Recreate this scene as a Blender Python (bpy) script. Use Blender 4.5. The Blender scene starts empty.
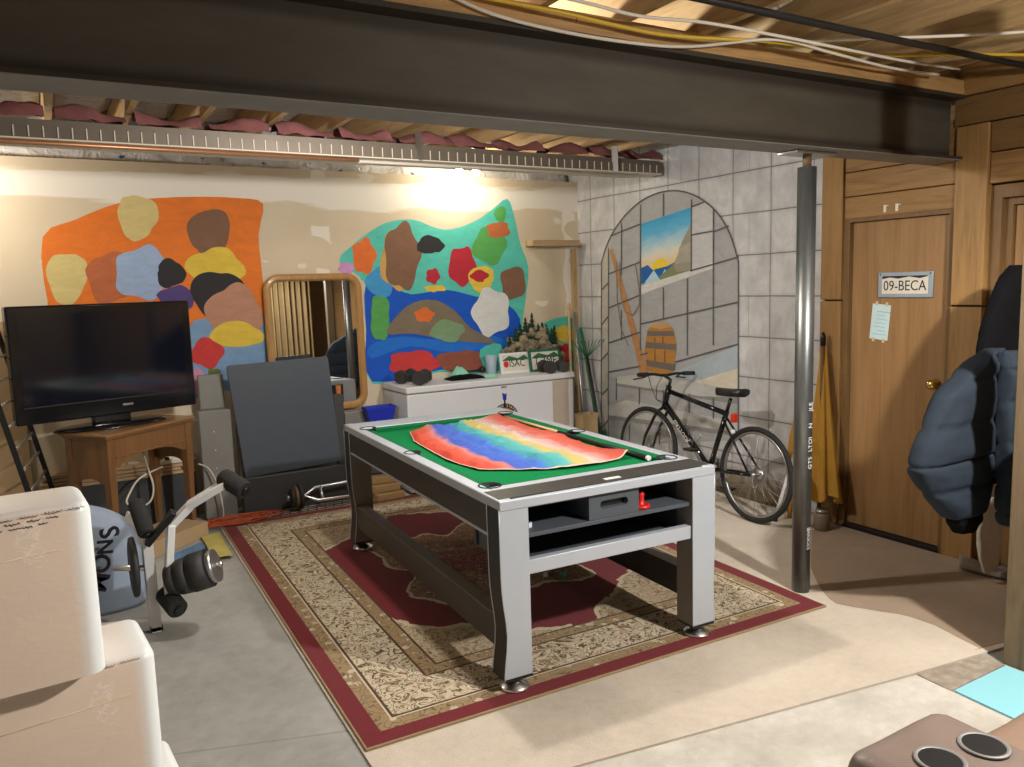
import bpy, bmesh, math, random
from mathutils import Vector as V, Matrix, noise as mnoise
random.seed(7)
COL = bpy.context.scene.collection
sin, cos, pi = math.sin, math.cos, math.pi
R = math.radians

# ------------------------------------------------------------------ mesh builder
class MB:
    def __init__(s):
        s.bm = bmesh.new(); s.mi = 0; s.sm = False; s.uv = None
    def _fin(s, fs):
        for f in fs:
            f.material_index = s.mi; f.smooth = s.sm
        return fs
    def m(s, i, sm=None):
        s.mi = i
        if sm is not None: s.sm = sm
        return s
    def face(s, pts):
        return s._fin([s.bm.faces.new([s.bm.verts.new(p) for p in pts])])
    def box(s, a, b, mat=None, bev=0, seg=2):
        (x0, y0, z0), (x1, y1, z1) = a, b
        vs = [s.bm.verts.new(p) for p in ((x0,y0,z0),(x1,y0,z0),(x1,y1,z0),(x0,y1,z0),(x0,y0,z1),(x1,y0,z1),(x1,y1,z1),(x0,y1,z1))]
        fs = [s.bm.faces.new([vs[i] for i in q]) for q in ((0,3,2,1),(4,5,6,7),(0,1,5,4),(1,2,6,5),(2,3,7,6),(3,0,4,7))]
        s._fin(fs)
        if mat is not None:
            for v in vs: v.co = mat @ v.co
        if bev:
            es = list({e for f in fs for e in f.edges})
            r = bmesh.ops.bevel(s.bm, geom=es, offset=bev, segments=seg, profile=.5, affect='EDGES')
            for f in r['faces']: f.material_index = s.mi; f.smooth = True
        return s
    def cbox(s, c, d, mat=None, bev=0, seg=2):
        return s.box([c[i]-d[i]/2 for i in range(3)], [c[i]+d[i]/2 for i in range(3)], mat, bev, seg)
    def beam(s, p, q, w, t, bev=0, up=(0,0,1)):
        p, q = V(p), V(q); z = (q-p); L = z.length; z.normalize()
        x = V(up).cross(z)
        if x.length < 1e-3: x = V((1,0,0)).cross(z)
        x.normalize(); y = z.cross(x)
        M = Matrix((x,y,z)).transposed().to_4x4(); M.translation = p
        return s.box((-w/2,-t/2,0),(w/2,t/2,L), M, bev)
    def tube(s, pts, r, n=8, closed=False, cap=True):
        pts = [V(p) for p in pts]; N = len(pts); rr = r if isinstance(r,(list,tuple)) else [r]*N
        tang = []
        for i in range(N):
            a = pts[(i-1) % N] if closed or i else pts[i]; b = pts[(i+1) % N] if closed or i < N-1 else pts[i]
            t = b-a
            if t.length < 1e-9: t = V((0,0,1))
            tang.append(t.normalized())
        u = tang[0].orthogonal().normalized(); rings = []
        for i in range(N):
            t = tang[i]; u = (u-t*u.dot(t))
            if u.length < 1e-6: u = t.orthogonal()
            u.normalize(); w = t.cross(u)
            rings.append([s.bm.verts.new(pts[i]+(u*cos(2*pi*k/n)+w*sin(2*pi*k/n))*rr[i]) for k in range(n)])
        fs = []
        for i in range(N if closed else N-1):
            A, B = rings[i], rings[(i+1) % N]
            for k in range(n):
                fs.append(s.bm.faces.new((A[k],A[(k+1)%n],B[(k+1)%n],B[k])))
        for f in fs: f.smooth = True; f.material_index = s.mi
        if cap and not closed:
            for ring in (rings[0][::-1], rings[-1]):
                f = s.bm.faces.new(ring); f.material_index = s.mi
        return s
    def cyl(s, p, q, r0, r1=None, n=20):
        return s.tube([p,q],[r0, r0 if r1 is None else r1], n)
    def lathe(s, prof, M=None, n=24, sm=True):
        M = M or Matrix(); rings = []
        for (r, z) in prof:
            if r < 1e-6: rings.append([s.bm.verts.new(M @ V((0,0,z)))])
            else: rings.append([s.bm.verts.new(M @ V((r*cos(2*pi*k/n), r*sin(2*pi*k/n), z))) for k in range(n)])
        for A, B in zip(rings, rings[1:]):
            for k in range(n):
                k2 = (k+1) % n
                if len(A) == 1 and len(B) == 1: continue
                if len(A) == 1: f = s.bm.faces.new((A[0],B[k2],B[k]))
                elif len(B) == 1: f = s.bm.faces.new((A[k],A[k2],B[0]))
                else: f = s.bm.faces.new((A[k],A[k2],B[k2],B[k]))
                f.smooth = sm; f.material_index = s.mi
        return s
    def prism(s, poly, z0, z1, M=None):
        M = M or Matrix(); n = len(poly)
        a = [s.bm.verts.new(M @ V((x,y,z0))) for x,y in poly]; b = [s.bm.verts.new(M @ V((x,y,z1))) for x,y in poly]
        fs = [s.bm.faces.new(a[::-1]), s.bm.faces.new(b)]
        for i in range(n): fs.append(s.bm.faces.new((a[i],a[(i+1)%n],b[(i+1)%n],b[i])))
        s._fin(fs); return s
    def ball(s, c, r, n=14):
        if not isinstance(r,(tuple,list)): r = (r,r,r)
        M = Matrix.Translation(c) @ Matrix.Diagonal((r[0],r[1],r[2],1))
        return s.lathe([(0,-1)]+[(sin(pi*i/n), -cos(pi*i/n)) for i in range(1,n)]+[(0,1)], M, 2*n)
    def grid(s, nu, nv, fn, closed_u=False, uv=False):
        g = [[s.bm.verts.new(fn(i/nu, j/nv)) for i in range(nu if closed_u else nu+1)] for j in range(nv+1)]
        L = s.bm.loops.layers.uv.verify() if uv else None
        for j in range(nv):
            for i in range(nu):
                i2 = (i+1) % nu if closed_u else i+1
                f = s.bm.faces.new((g[j][i],g[j][i2],g[j+1][i2],g[j+1][i])); f.smooth = True; f.material_index = s.mi
                if uv:
                    for lp, (a,b) in zip(f.loops, ((i,j),(i+1,j),(i+1,j+1),(i,j+1))): lp[L].uv = (a/nu, b/nv)
        return g
    def capring(s, ring):
        f = s.bm.faces.new(ring); f.material_index = s.mi; f.smooth = s.sm
    def xf(s, M):
        for v in s.bm.verts: v.co = M @ v.co
        return s
    def build(s, name, mats, parent=None, loc=(0,0,0), rot=(0,0,0), fix=True):
        if fix: bmesh.ops.recalc_face_normals(s.bm, faces=s.bm.faces[:])
        me = bpy.data.meshes.new(name); s.bm.to_mesh(me); s.bm.free()
        for m in (mats if isinstance(mats,(list,tuple)) else [mats]): me.materials.append(m)
        o = bpy.data.objects.new(name, me); COL.objects.link(o)
        o.location = loc; o.rotation_euler = rot
        if parent: o.parent = parent
        return o

def tag(o, label=None, cat=None, group=None, kind=None):
    if label: o['label'] = label
    if cat: o['category'] = cat
    if group: o['group'] = group
    if kind: o['kind'] = kind
    return o
def thing(name, label, cat, loc=(0,0,0), rz=0, group=None, kind=None):
    o = bpy.data.objects.new(name, None); COL.objects.link(o); o.empty_display_size = .05
    o.location = loc; o.rotation_euler = (0,0,rz)
    return tag(o, label, cat, group, kind)
def struct(o, label=None): return tag(o, label, None, None, 'structure')
def dup(root, loc, rz=0, label=None):
    r = root.copy(); COL.objects.link(r); r.location = loc; r.rotation_euler = (0,0,rz)
    if label: r['label'] = label
    for ch in list(root.children):
        c = ch.copy(); COL.objects.link(c); c.parent = r
        for g in ch.children:
            d = g.copy(); COL.objects.link(d); d.parent = c
    return r
def lettering(txt, size, mat, parent, M, name='lettering', depth=.0006, shear=0, align='CENTER', sx=1, bold=0):
    cu = bpy.data.curves.new('t', 'FONT'); cu.body = txt; cu.size = size; cu.extrude = depth; cu.shear = shear; cu.offset = bold
    cu.align_x = align; cu.align_y = 'CENTER'; cu.resolution_u = 3
    o = bpy.data.objects.new('t', cu); COL.objects.link(o)
    dg = bpy.context.evaluated_depsgraph_get(); dg.update()
    me = bpy.data.meshes.new_from_object(o.evaluated_get(dg)); me.name = name
    bpy.data.objects.remove(o); me.transform(M @ Matrix.Diagonal((sx,1,1,1)))
    me.materials.clear(); me.materials.append(mat)
    t = bpy.data.objects.new(name, me); COL.objects.link(t)
    if parent: t.parent = parent
    return t
def frame(o, x, y, z=None):          # matrix from origin and axes
    x = V(x).normalized(); y = V(y); z = x.cross(y).normalized(); y = z.cross(x)
    M = Matrix((x,y,z)).transposed().to_4x4(); M.translation = V(o); return M

# ------------------------------------------------------------------ node expressions
class E:
    def __init__(s, g, k): s.g, s.k = g, k
    def __add__(s,o): return s.g.m('ADD',s,o)
    __radd__ = __add__
    def __sub__(s,o): return s.g.m('SUBTRACT',s,o)
    def __rsub__(s,o): return s.g.m('SUBTRACT',o,s)
    def __mul__(s,o): return s.g.m('MULTIPLY',s,o)
    __rmul__ = __mul__
    def __truediv__(s,o): return s.g.m('DIVIDE',s,o)
    def __gt__(s,o): return s.g.m('GREATER_THAN',s,o)
    def __lt__(s,o): return s.g.m('LESS_THAN',s,o)
    def abs(s): return s.g.m('ABSOLUTE',s)
    def sin(s): return s.g.m('SINE',s)
    def sqrt(s): return s.g.m('SQRT',s)
    def min(s,o): return s.g.m('MINIMUM',s,o)
    def max(s,o): return s.g.m('MAXIMUM',s,o)
    def frac(s): return s.g.m('FRACT',s)
    def mod(s,o): return s.g.m('FLOORED_MODULO',s,o)
    def step(s,a,b): return s.g.step(s,a,b)
class G:
    def __init__(s, name):
        s.mat = bpy.data.materials.new(name); s.mat.use_nodes = True; s.t = s.mat.node_tree
        s.b = s.t.nodes['Principled BSDF']
    def n(s, typ, **kw):
        x = s.t.nodes.new(typ)
        for k, v in kw.items(): setattr(x, k, v)
        return x
    def put(s, sock, v):
        if isinstance(v, E): v = v.k
        if isinstance(v, bpy.types.NodeSocket): s.t.links.new(v, sock)
        elif isinstance(v, (tuple, list)) and len(v) == 3 and len(sock.default_value) == 4: sock.default_value = (*v, 1)
        else: sock.default_value = v
    def m(s, op, a, b=None, c=None):
        x = s.n('ShaderNodeMath', operation=op)
        for i, v in enumerate((a,b,c)):
            if v is not None: s.put(x.inputs[i], v)
        return E(s, x.outputs[0])
    def step(s, v, a, b, lo=0., hi=1.):
        x = s.n('ShaderNodeMapRange', interpolation_type='SMOOTHSTEP')
        for i, w in enumerate((v,a,b,lo,hi)): s.put(x.inputs[i], w)
        return E(s, x.outputs[0])
    def pos(s, kind='Object'): return s.n('ShaderNodeTexCoord').outputs[kind]
    def normal(s):
        return s.sep(s.n('ShaderNodeTexCoord').outputs['Normal'])
    def xyz(s, v=None): return s.sep(v or s.pos())
    def sep(s, v):
        x = s.n('ShaderNodeSeparateXYZ'); s.put(x.inputs[0], v); return [E(s,o) for o in x.outputs]
    def vec(s, x, y, z=0.):
        c = s.n('ShaderNodeCombineXYZ')
        for i, v in enumerate((x,y,z)): s.put(c.inputs[i], v)
        return c.outputs[0]
    def scale(s, v, sc):
        x = s.n('ShaderNodeVectorMath', operation='MULTIPLY'); s.put(x.inputs[0], v); x.inputs[1].default_value = sc; return x.outputs[0]
    def addv(s, a, b):
        x = s.n('ShaderNodeVectorMath', operation='ADD'); s.put(x.inputs[0], a); s.put(x.inputs[1], b); return x.outputs[0]
    def noise(s, v, sc, det=3., rough=.5, dist=0., color=False):
        x = s.n('ShaderNodeTexNoise'); s.put(x.inputs['Vector'], v); x.inputs['Scale'].default_value = sc
        x.inputs['Detail'].default_value = det; x.inputs['Roughness'].default_value = rough; x.inputs['Distortion'].default_value = dist
        return x.outputs['Color'] if color else E(s, x.outputs['Fac'])
    def warp(s, v, sc, amt):
        c = s.noise(v, sc, 2., color=True)
        return s.addv(v, s.scale(c, (amt,amt,amt)))
    def vor(s, v, sc, feat='F1'):
        x = s.n('ShaderNodeTexVoronoi', feature=feat); s.put(x.inputs['Vector'], v); x.inputs['Scale'].default_value = sc
        return E(s, x.outputs['Distance']), x.outputs.get('Color')
    def mix(s, f, a, b):
        x = s.n('ShaderNodeMix', data_type='RGBA'); s.put(x.inputs[0], f); s.put(x.inputs[6], a); s.put(x.inputs[7], b); return x.outputs[2]
    def ramp(s, f, stops, interp='LINEAR'):
        x = s.n('ShaderNodeValToRGB'); s.put(x.inputs[0], f); cr = x.color_ramp; cr.interpolation = interp
        while len(cr.elements) < len(stops): cr.elements.new(.5)
        for e, (p, c) in zip(cr.elements, stops): e.position = p; e.color = (*c, 1)
        return x.outputs[0]
    def out(s, col, rough=.6, metal=0., bump=None, bs=.3, bd=.01, spec=.5, coat=0., sheen=0.):
        b = s.b; s.put(b.inputs['Base Color'], col); s.put(b.inputs['Roughness'], rough); s.put(b.inputs['Metallic'], metal)
        b.inputs['Specular IOR Level'].default_value = spec; b.inputs['Coat Weight'].default_value = coat
        b.inputs['Sheen Weight'].default_value = sheen
        if bump is not None:
            x = s.n('ShaderNodeBump'); x.inputs['Strength'].default_value = bs; x.inputs['Distance'].default_value = bd
            s.put(x.inputs['Height'], bump); s.t.links.new(x.outputs[0], b.inputs['Normal'])
        return s.mat
def sc(c, k): return tuple(min(1, x*k) for x in c)
def M(name, col, rough=.6, metal=0., var=.12, vs=5., bump=0., bsc=80., spec=.4, coat=0., sheen=0.):
    g = G(name); p = g.pos()
    f = g.noise(p, vs, 4.)
    c = g.mix(f, sc(col,1-var), sc(col,1+var))
    bp = g.noise(p, bsc, 3.) if bump else None
    return g.out(c, rough, metal, bp, bump, .004, spec, coat, sheen)
def WOOD(name, col, axis='z', dark=.62, rough=.55, k=1., coat=0.):
    g = G(name); p = g.pos()
    st = {'x':(1.2,14,14),'y':(14,1.2,14),'z':(14,14,1.2)}[axis]
    q = g.scale(p, tuple(a*k for a in st))
    a = g.noise(q, 1.6, 5., .6, 1.2); b = g.noise(g.scale(p, tuple(x*5*k for x in st)), 1.5, 2.)
    big = g.noise(p, 1.3, 2.)
    c = g.ramp(a*.65+b*.2+big*.15, [(.3, sc(col,dark)), (.5, col), (.72, sc(col,1.22))])
    return g.out(c, rough, 0., a, .15, .003, .35, coat)
MURAL_A=[
('orange',[(0.05,2.12),(0.26,2.24),(0.48,2.34),(0.68,2.39),(1.03,2.42),(1.38,2.42),(1.56,2.38),(1.51,2.14),(1.52,1.79),(1.52,1.4),(1.02,1.43),(0.69,1.59),(0.11,1.61),(0.04,1.69)]),
('skyblue',[(0.94,1.43),(1.1,1.51),(1.32,1.47),(1.52,1.49),(1.5,1.06),(1.29,0.95),(1.03,0.95),(0.9,0.9)]),
('yellow',[(0.3,1.84),(0.28,1.79),(0.26,1.75),(0.24,1.71),(0.21,1.67),(0.17,1.64),(0.14,1.65),(0.1,1.67),(0.08,1.71),(0.07,1.75),(0.06,1.8),(0.05,1.84),(0.05,1.9),(0.07,1.95),(0.1,1.99),(0.14,2.0),(0.17,2.0),(0.2,2.0),(0.24,2.0),(0.27,1.98),(0.3,1.95),(0.31,1.89)]),
('rust',[(0.6,1.83),(0.6,1.77),(0.58,1.72),(0.54,1.69),(0.49,1.68),(0.45,1.66),(0.41,1.64),(0.36,1.65),(0.33,1.69),(0.32,1.74),(0.31,1.79),(0.3,1.83),(0.29,1.89),(0.32,1.94),(0.36,1.97),(0.4,1.98),(0.44,2.0),(0.48,2.02),(0.53,2.01),(0.56,1.97),(0.58,1.92),(0.58,1.87)]),
('yellow',[(0.8,2.27),(0.78,2.22),(0.75,2.19),(0.73,2.15),(0.7,2.12),(0.66,2.1),(0.62,2.09),(0.59,2.11),(0.56,2.14),(0.55,2.18),(0.54,2.22),(0.53,2.26),(0.53,2.31),(0.55,2.36),(0.57,2.4),(0.61,2.41),(0.65,2.42),(0.69,2.41),(0.72,2.4),(0.76,2.39),(0.79,2.36),(0.8,2.32)]),
('lightblue',[(0.88,1.86),(0.84,1.8),(0.8,1.76),(0.77,1.72),(0.73,1.67),(0.68,1.66),(0.62,1.69),(0.58,1.7),(0.52,1.71),(0.48,1.75),(0.48,1.81),(0.49,1.86),(0.49,1.92),(0.5,1.98),(0.55,2.01),(0.6,2.02),(0.65,2.04),(0.71,2.07),(0.76,2.05),(0.79,2.0),(0.82,1.96),(0.86,1.92)]),
('black',[(0.96,1.85),(0.95,1.82),(0.93,1.79),(0.91,1.78),(0.88,1.77),(0.85,1.76),(0.83,1.75),(0.8,1.75),(0.77,1.77),(0.76,1.8),(0.76,1.83),(0.76,1.86),(0.77,1.88),(0.77,1.91),(0.79,1.94),(0.81,1.96),(0.84,1.97),(0.87,1.96),(0.89,1.94),(0.91,1.93),(0.93,1.91),(0.95,1.88)]),
('purple',[(1.03,1.67),(1.0,1.65),(0.99,1.62),(0.98,1.6),(0.94,1.58),(0.9,1.59),(0.86,1.59),(0.82,1.59),(0.78,1.6),(0.77,1.63),(0.76,1.66),(0.75,1.68),(0.74,1.7),(0.77,1.73),(0.81,1.74),(0.83,1.75),(0.87,1.76),(0.91,1.77),(0.95,1.75),(0.97,1.73),(1.01,1.72),(1.04,1.7)]),
('brown',[(1.29,2.16),(1.28,2.11),(1.26,2.06),(1.24,2.01),(1.2,1.97),(1.16,1.95),(1.11,1.96),(1.07,2.0),(1.05,2.03),(1.02,2.06),(1.0,2.11),(0.99,2.16),(0.99,2.21),(1.02,2.26),(1.06,2.29),(1.1,2.31),(1.14,2.32),(1.18,2.33),(1.23,2.33),(1.27,2.31),(1.29,2.27),(1.3,2.21)]),
('gold',[(1.39,1.89),(1.39,1.84),(1.34,1.8),(1.29,1.78),(1.24,1.77),(1.19,1.74),(1.12,1.73),(1.06,1.75),(1.03,1.78),(1.01,1.82),(0.98,1.85),(0.95,1.89),(0.96,1.94),(1.0,1.98),(1.05,2.0),(1.1,2.01),(1.15,2.04),(1.21,2.05),(1.27,2.04),(1.31,2.0),(1.33,1.96),(1.36,1.93)]),
('black',[(1.37,1.69),(1.34,1.64),(1.31,1.6),(1.28,1.56),(1.24,1.52),(1.18,1.5),(1.12,1.5),(1.07,1.53),(1.04,1.57),(1.02,1.61),(1.0,1.65),(0.98,1.7),(0.98,1.75),(1.0,1.8),(1.04,1.84),(1.1,1.86),(1.15,1.86),(1.2,1.85),(1.26,1.85),(1.31,1.83),(1.36,1.79),(1.38,1.74)]),
('tan',[(1.5,1.53),(1.5,1.45),(1.46,1.4),(1.4,1.37),(1.35,1.34),(1.3,1.31),(1.23,1.29),(1.18,1.32),(1.14,1.37),(1.12,1.43),(1.1,1.48),(1.07,1.54),(1.07,1.61),(1.12,1.67),(1.17,1.7),(1.22,1.72),(1.27,1.76),(1.33,1.78),(1.39,1.75),(1.43,1.7),(1.45,1.64),(1.48,1.59)]),
('gold',[(1.5,1.36),(1.5,1.33),(1.47,1.3),(1.42,1.29),(1.36,1.28),(1.31,1.28),(1.25,1.28),(1.2,1.29),(1.14,1.3),(1.09,1.32),(1.08,1.35),(1.09,1.38),(1.11,1.41),(1.13,1.43),(1.16,1.45),(1.2,1.47),(1.26,1.48),(1.32,1.48),(1.38,1.46),(1.42,1.43),(1.45,1.41),(1.48,1.39)]),
('red',[(1.19,1.24),(1.17,1.21),(1.15,1.19),(1.13,1.16),(1.11,1.13),(1.07,1.12),(1.04,1.14),(1.01,1.16),(0.98,1.17),(0.95,1.19),(0.93,1.22),(0.94,1.25),(0.96,1.28),(0.98,1.31),(0.99,1.33),(1.02,1.36),(1.05,1.37),(1.09,1.36),(1.11,1.34),(1.14,1.32),(1.17,1.3),(1.19,1.27)]),
('green',[(1.15,1.05),(1.16,1.02),(1.15,1.0),(1.13,0.99),(1.12,0.99),(1.1,0.97),(1.08,0.97),(1.07,0.98),(1.06,1.0),(1.05,1.01),(1.04,1.03),(1.04,1.05),(1.05,1.07),(1.06,1.09),(1.06,1.11),(1.08,1.13),(1.1,1.12),(1.11,1.12),(1.13,1.12),(1.15,1.11),(1.15,1.09),(1.15,1.06)]),
('pink',[(1.04,1.03),(1.04,1.0),(1.02,0.98),(1.01,0.97),(0.99,0.95),(0.98,0.93),(0.96,0.93),(0.94,0.95),(0.93,0.97),(0.92,0.99),(0.91,1.01),(0.91,1.04),(0.91,1.07),(0.93,1.09),(0.94,1.11),(0.96,1.12),(0.97,1.14),(0.99,1.14),(1.01,1.12),(1.02,1.1),(1.03,1.08),(1.04,1.06)]),
]
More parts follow.
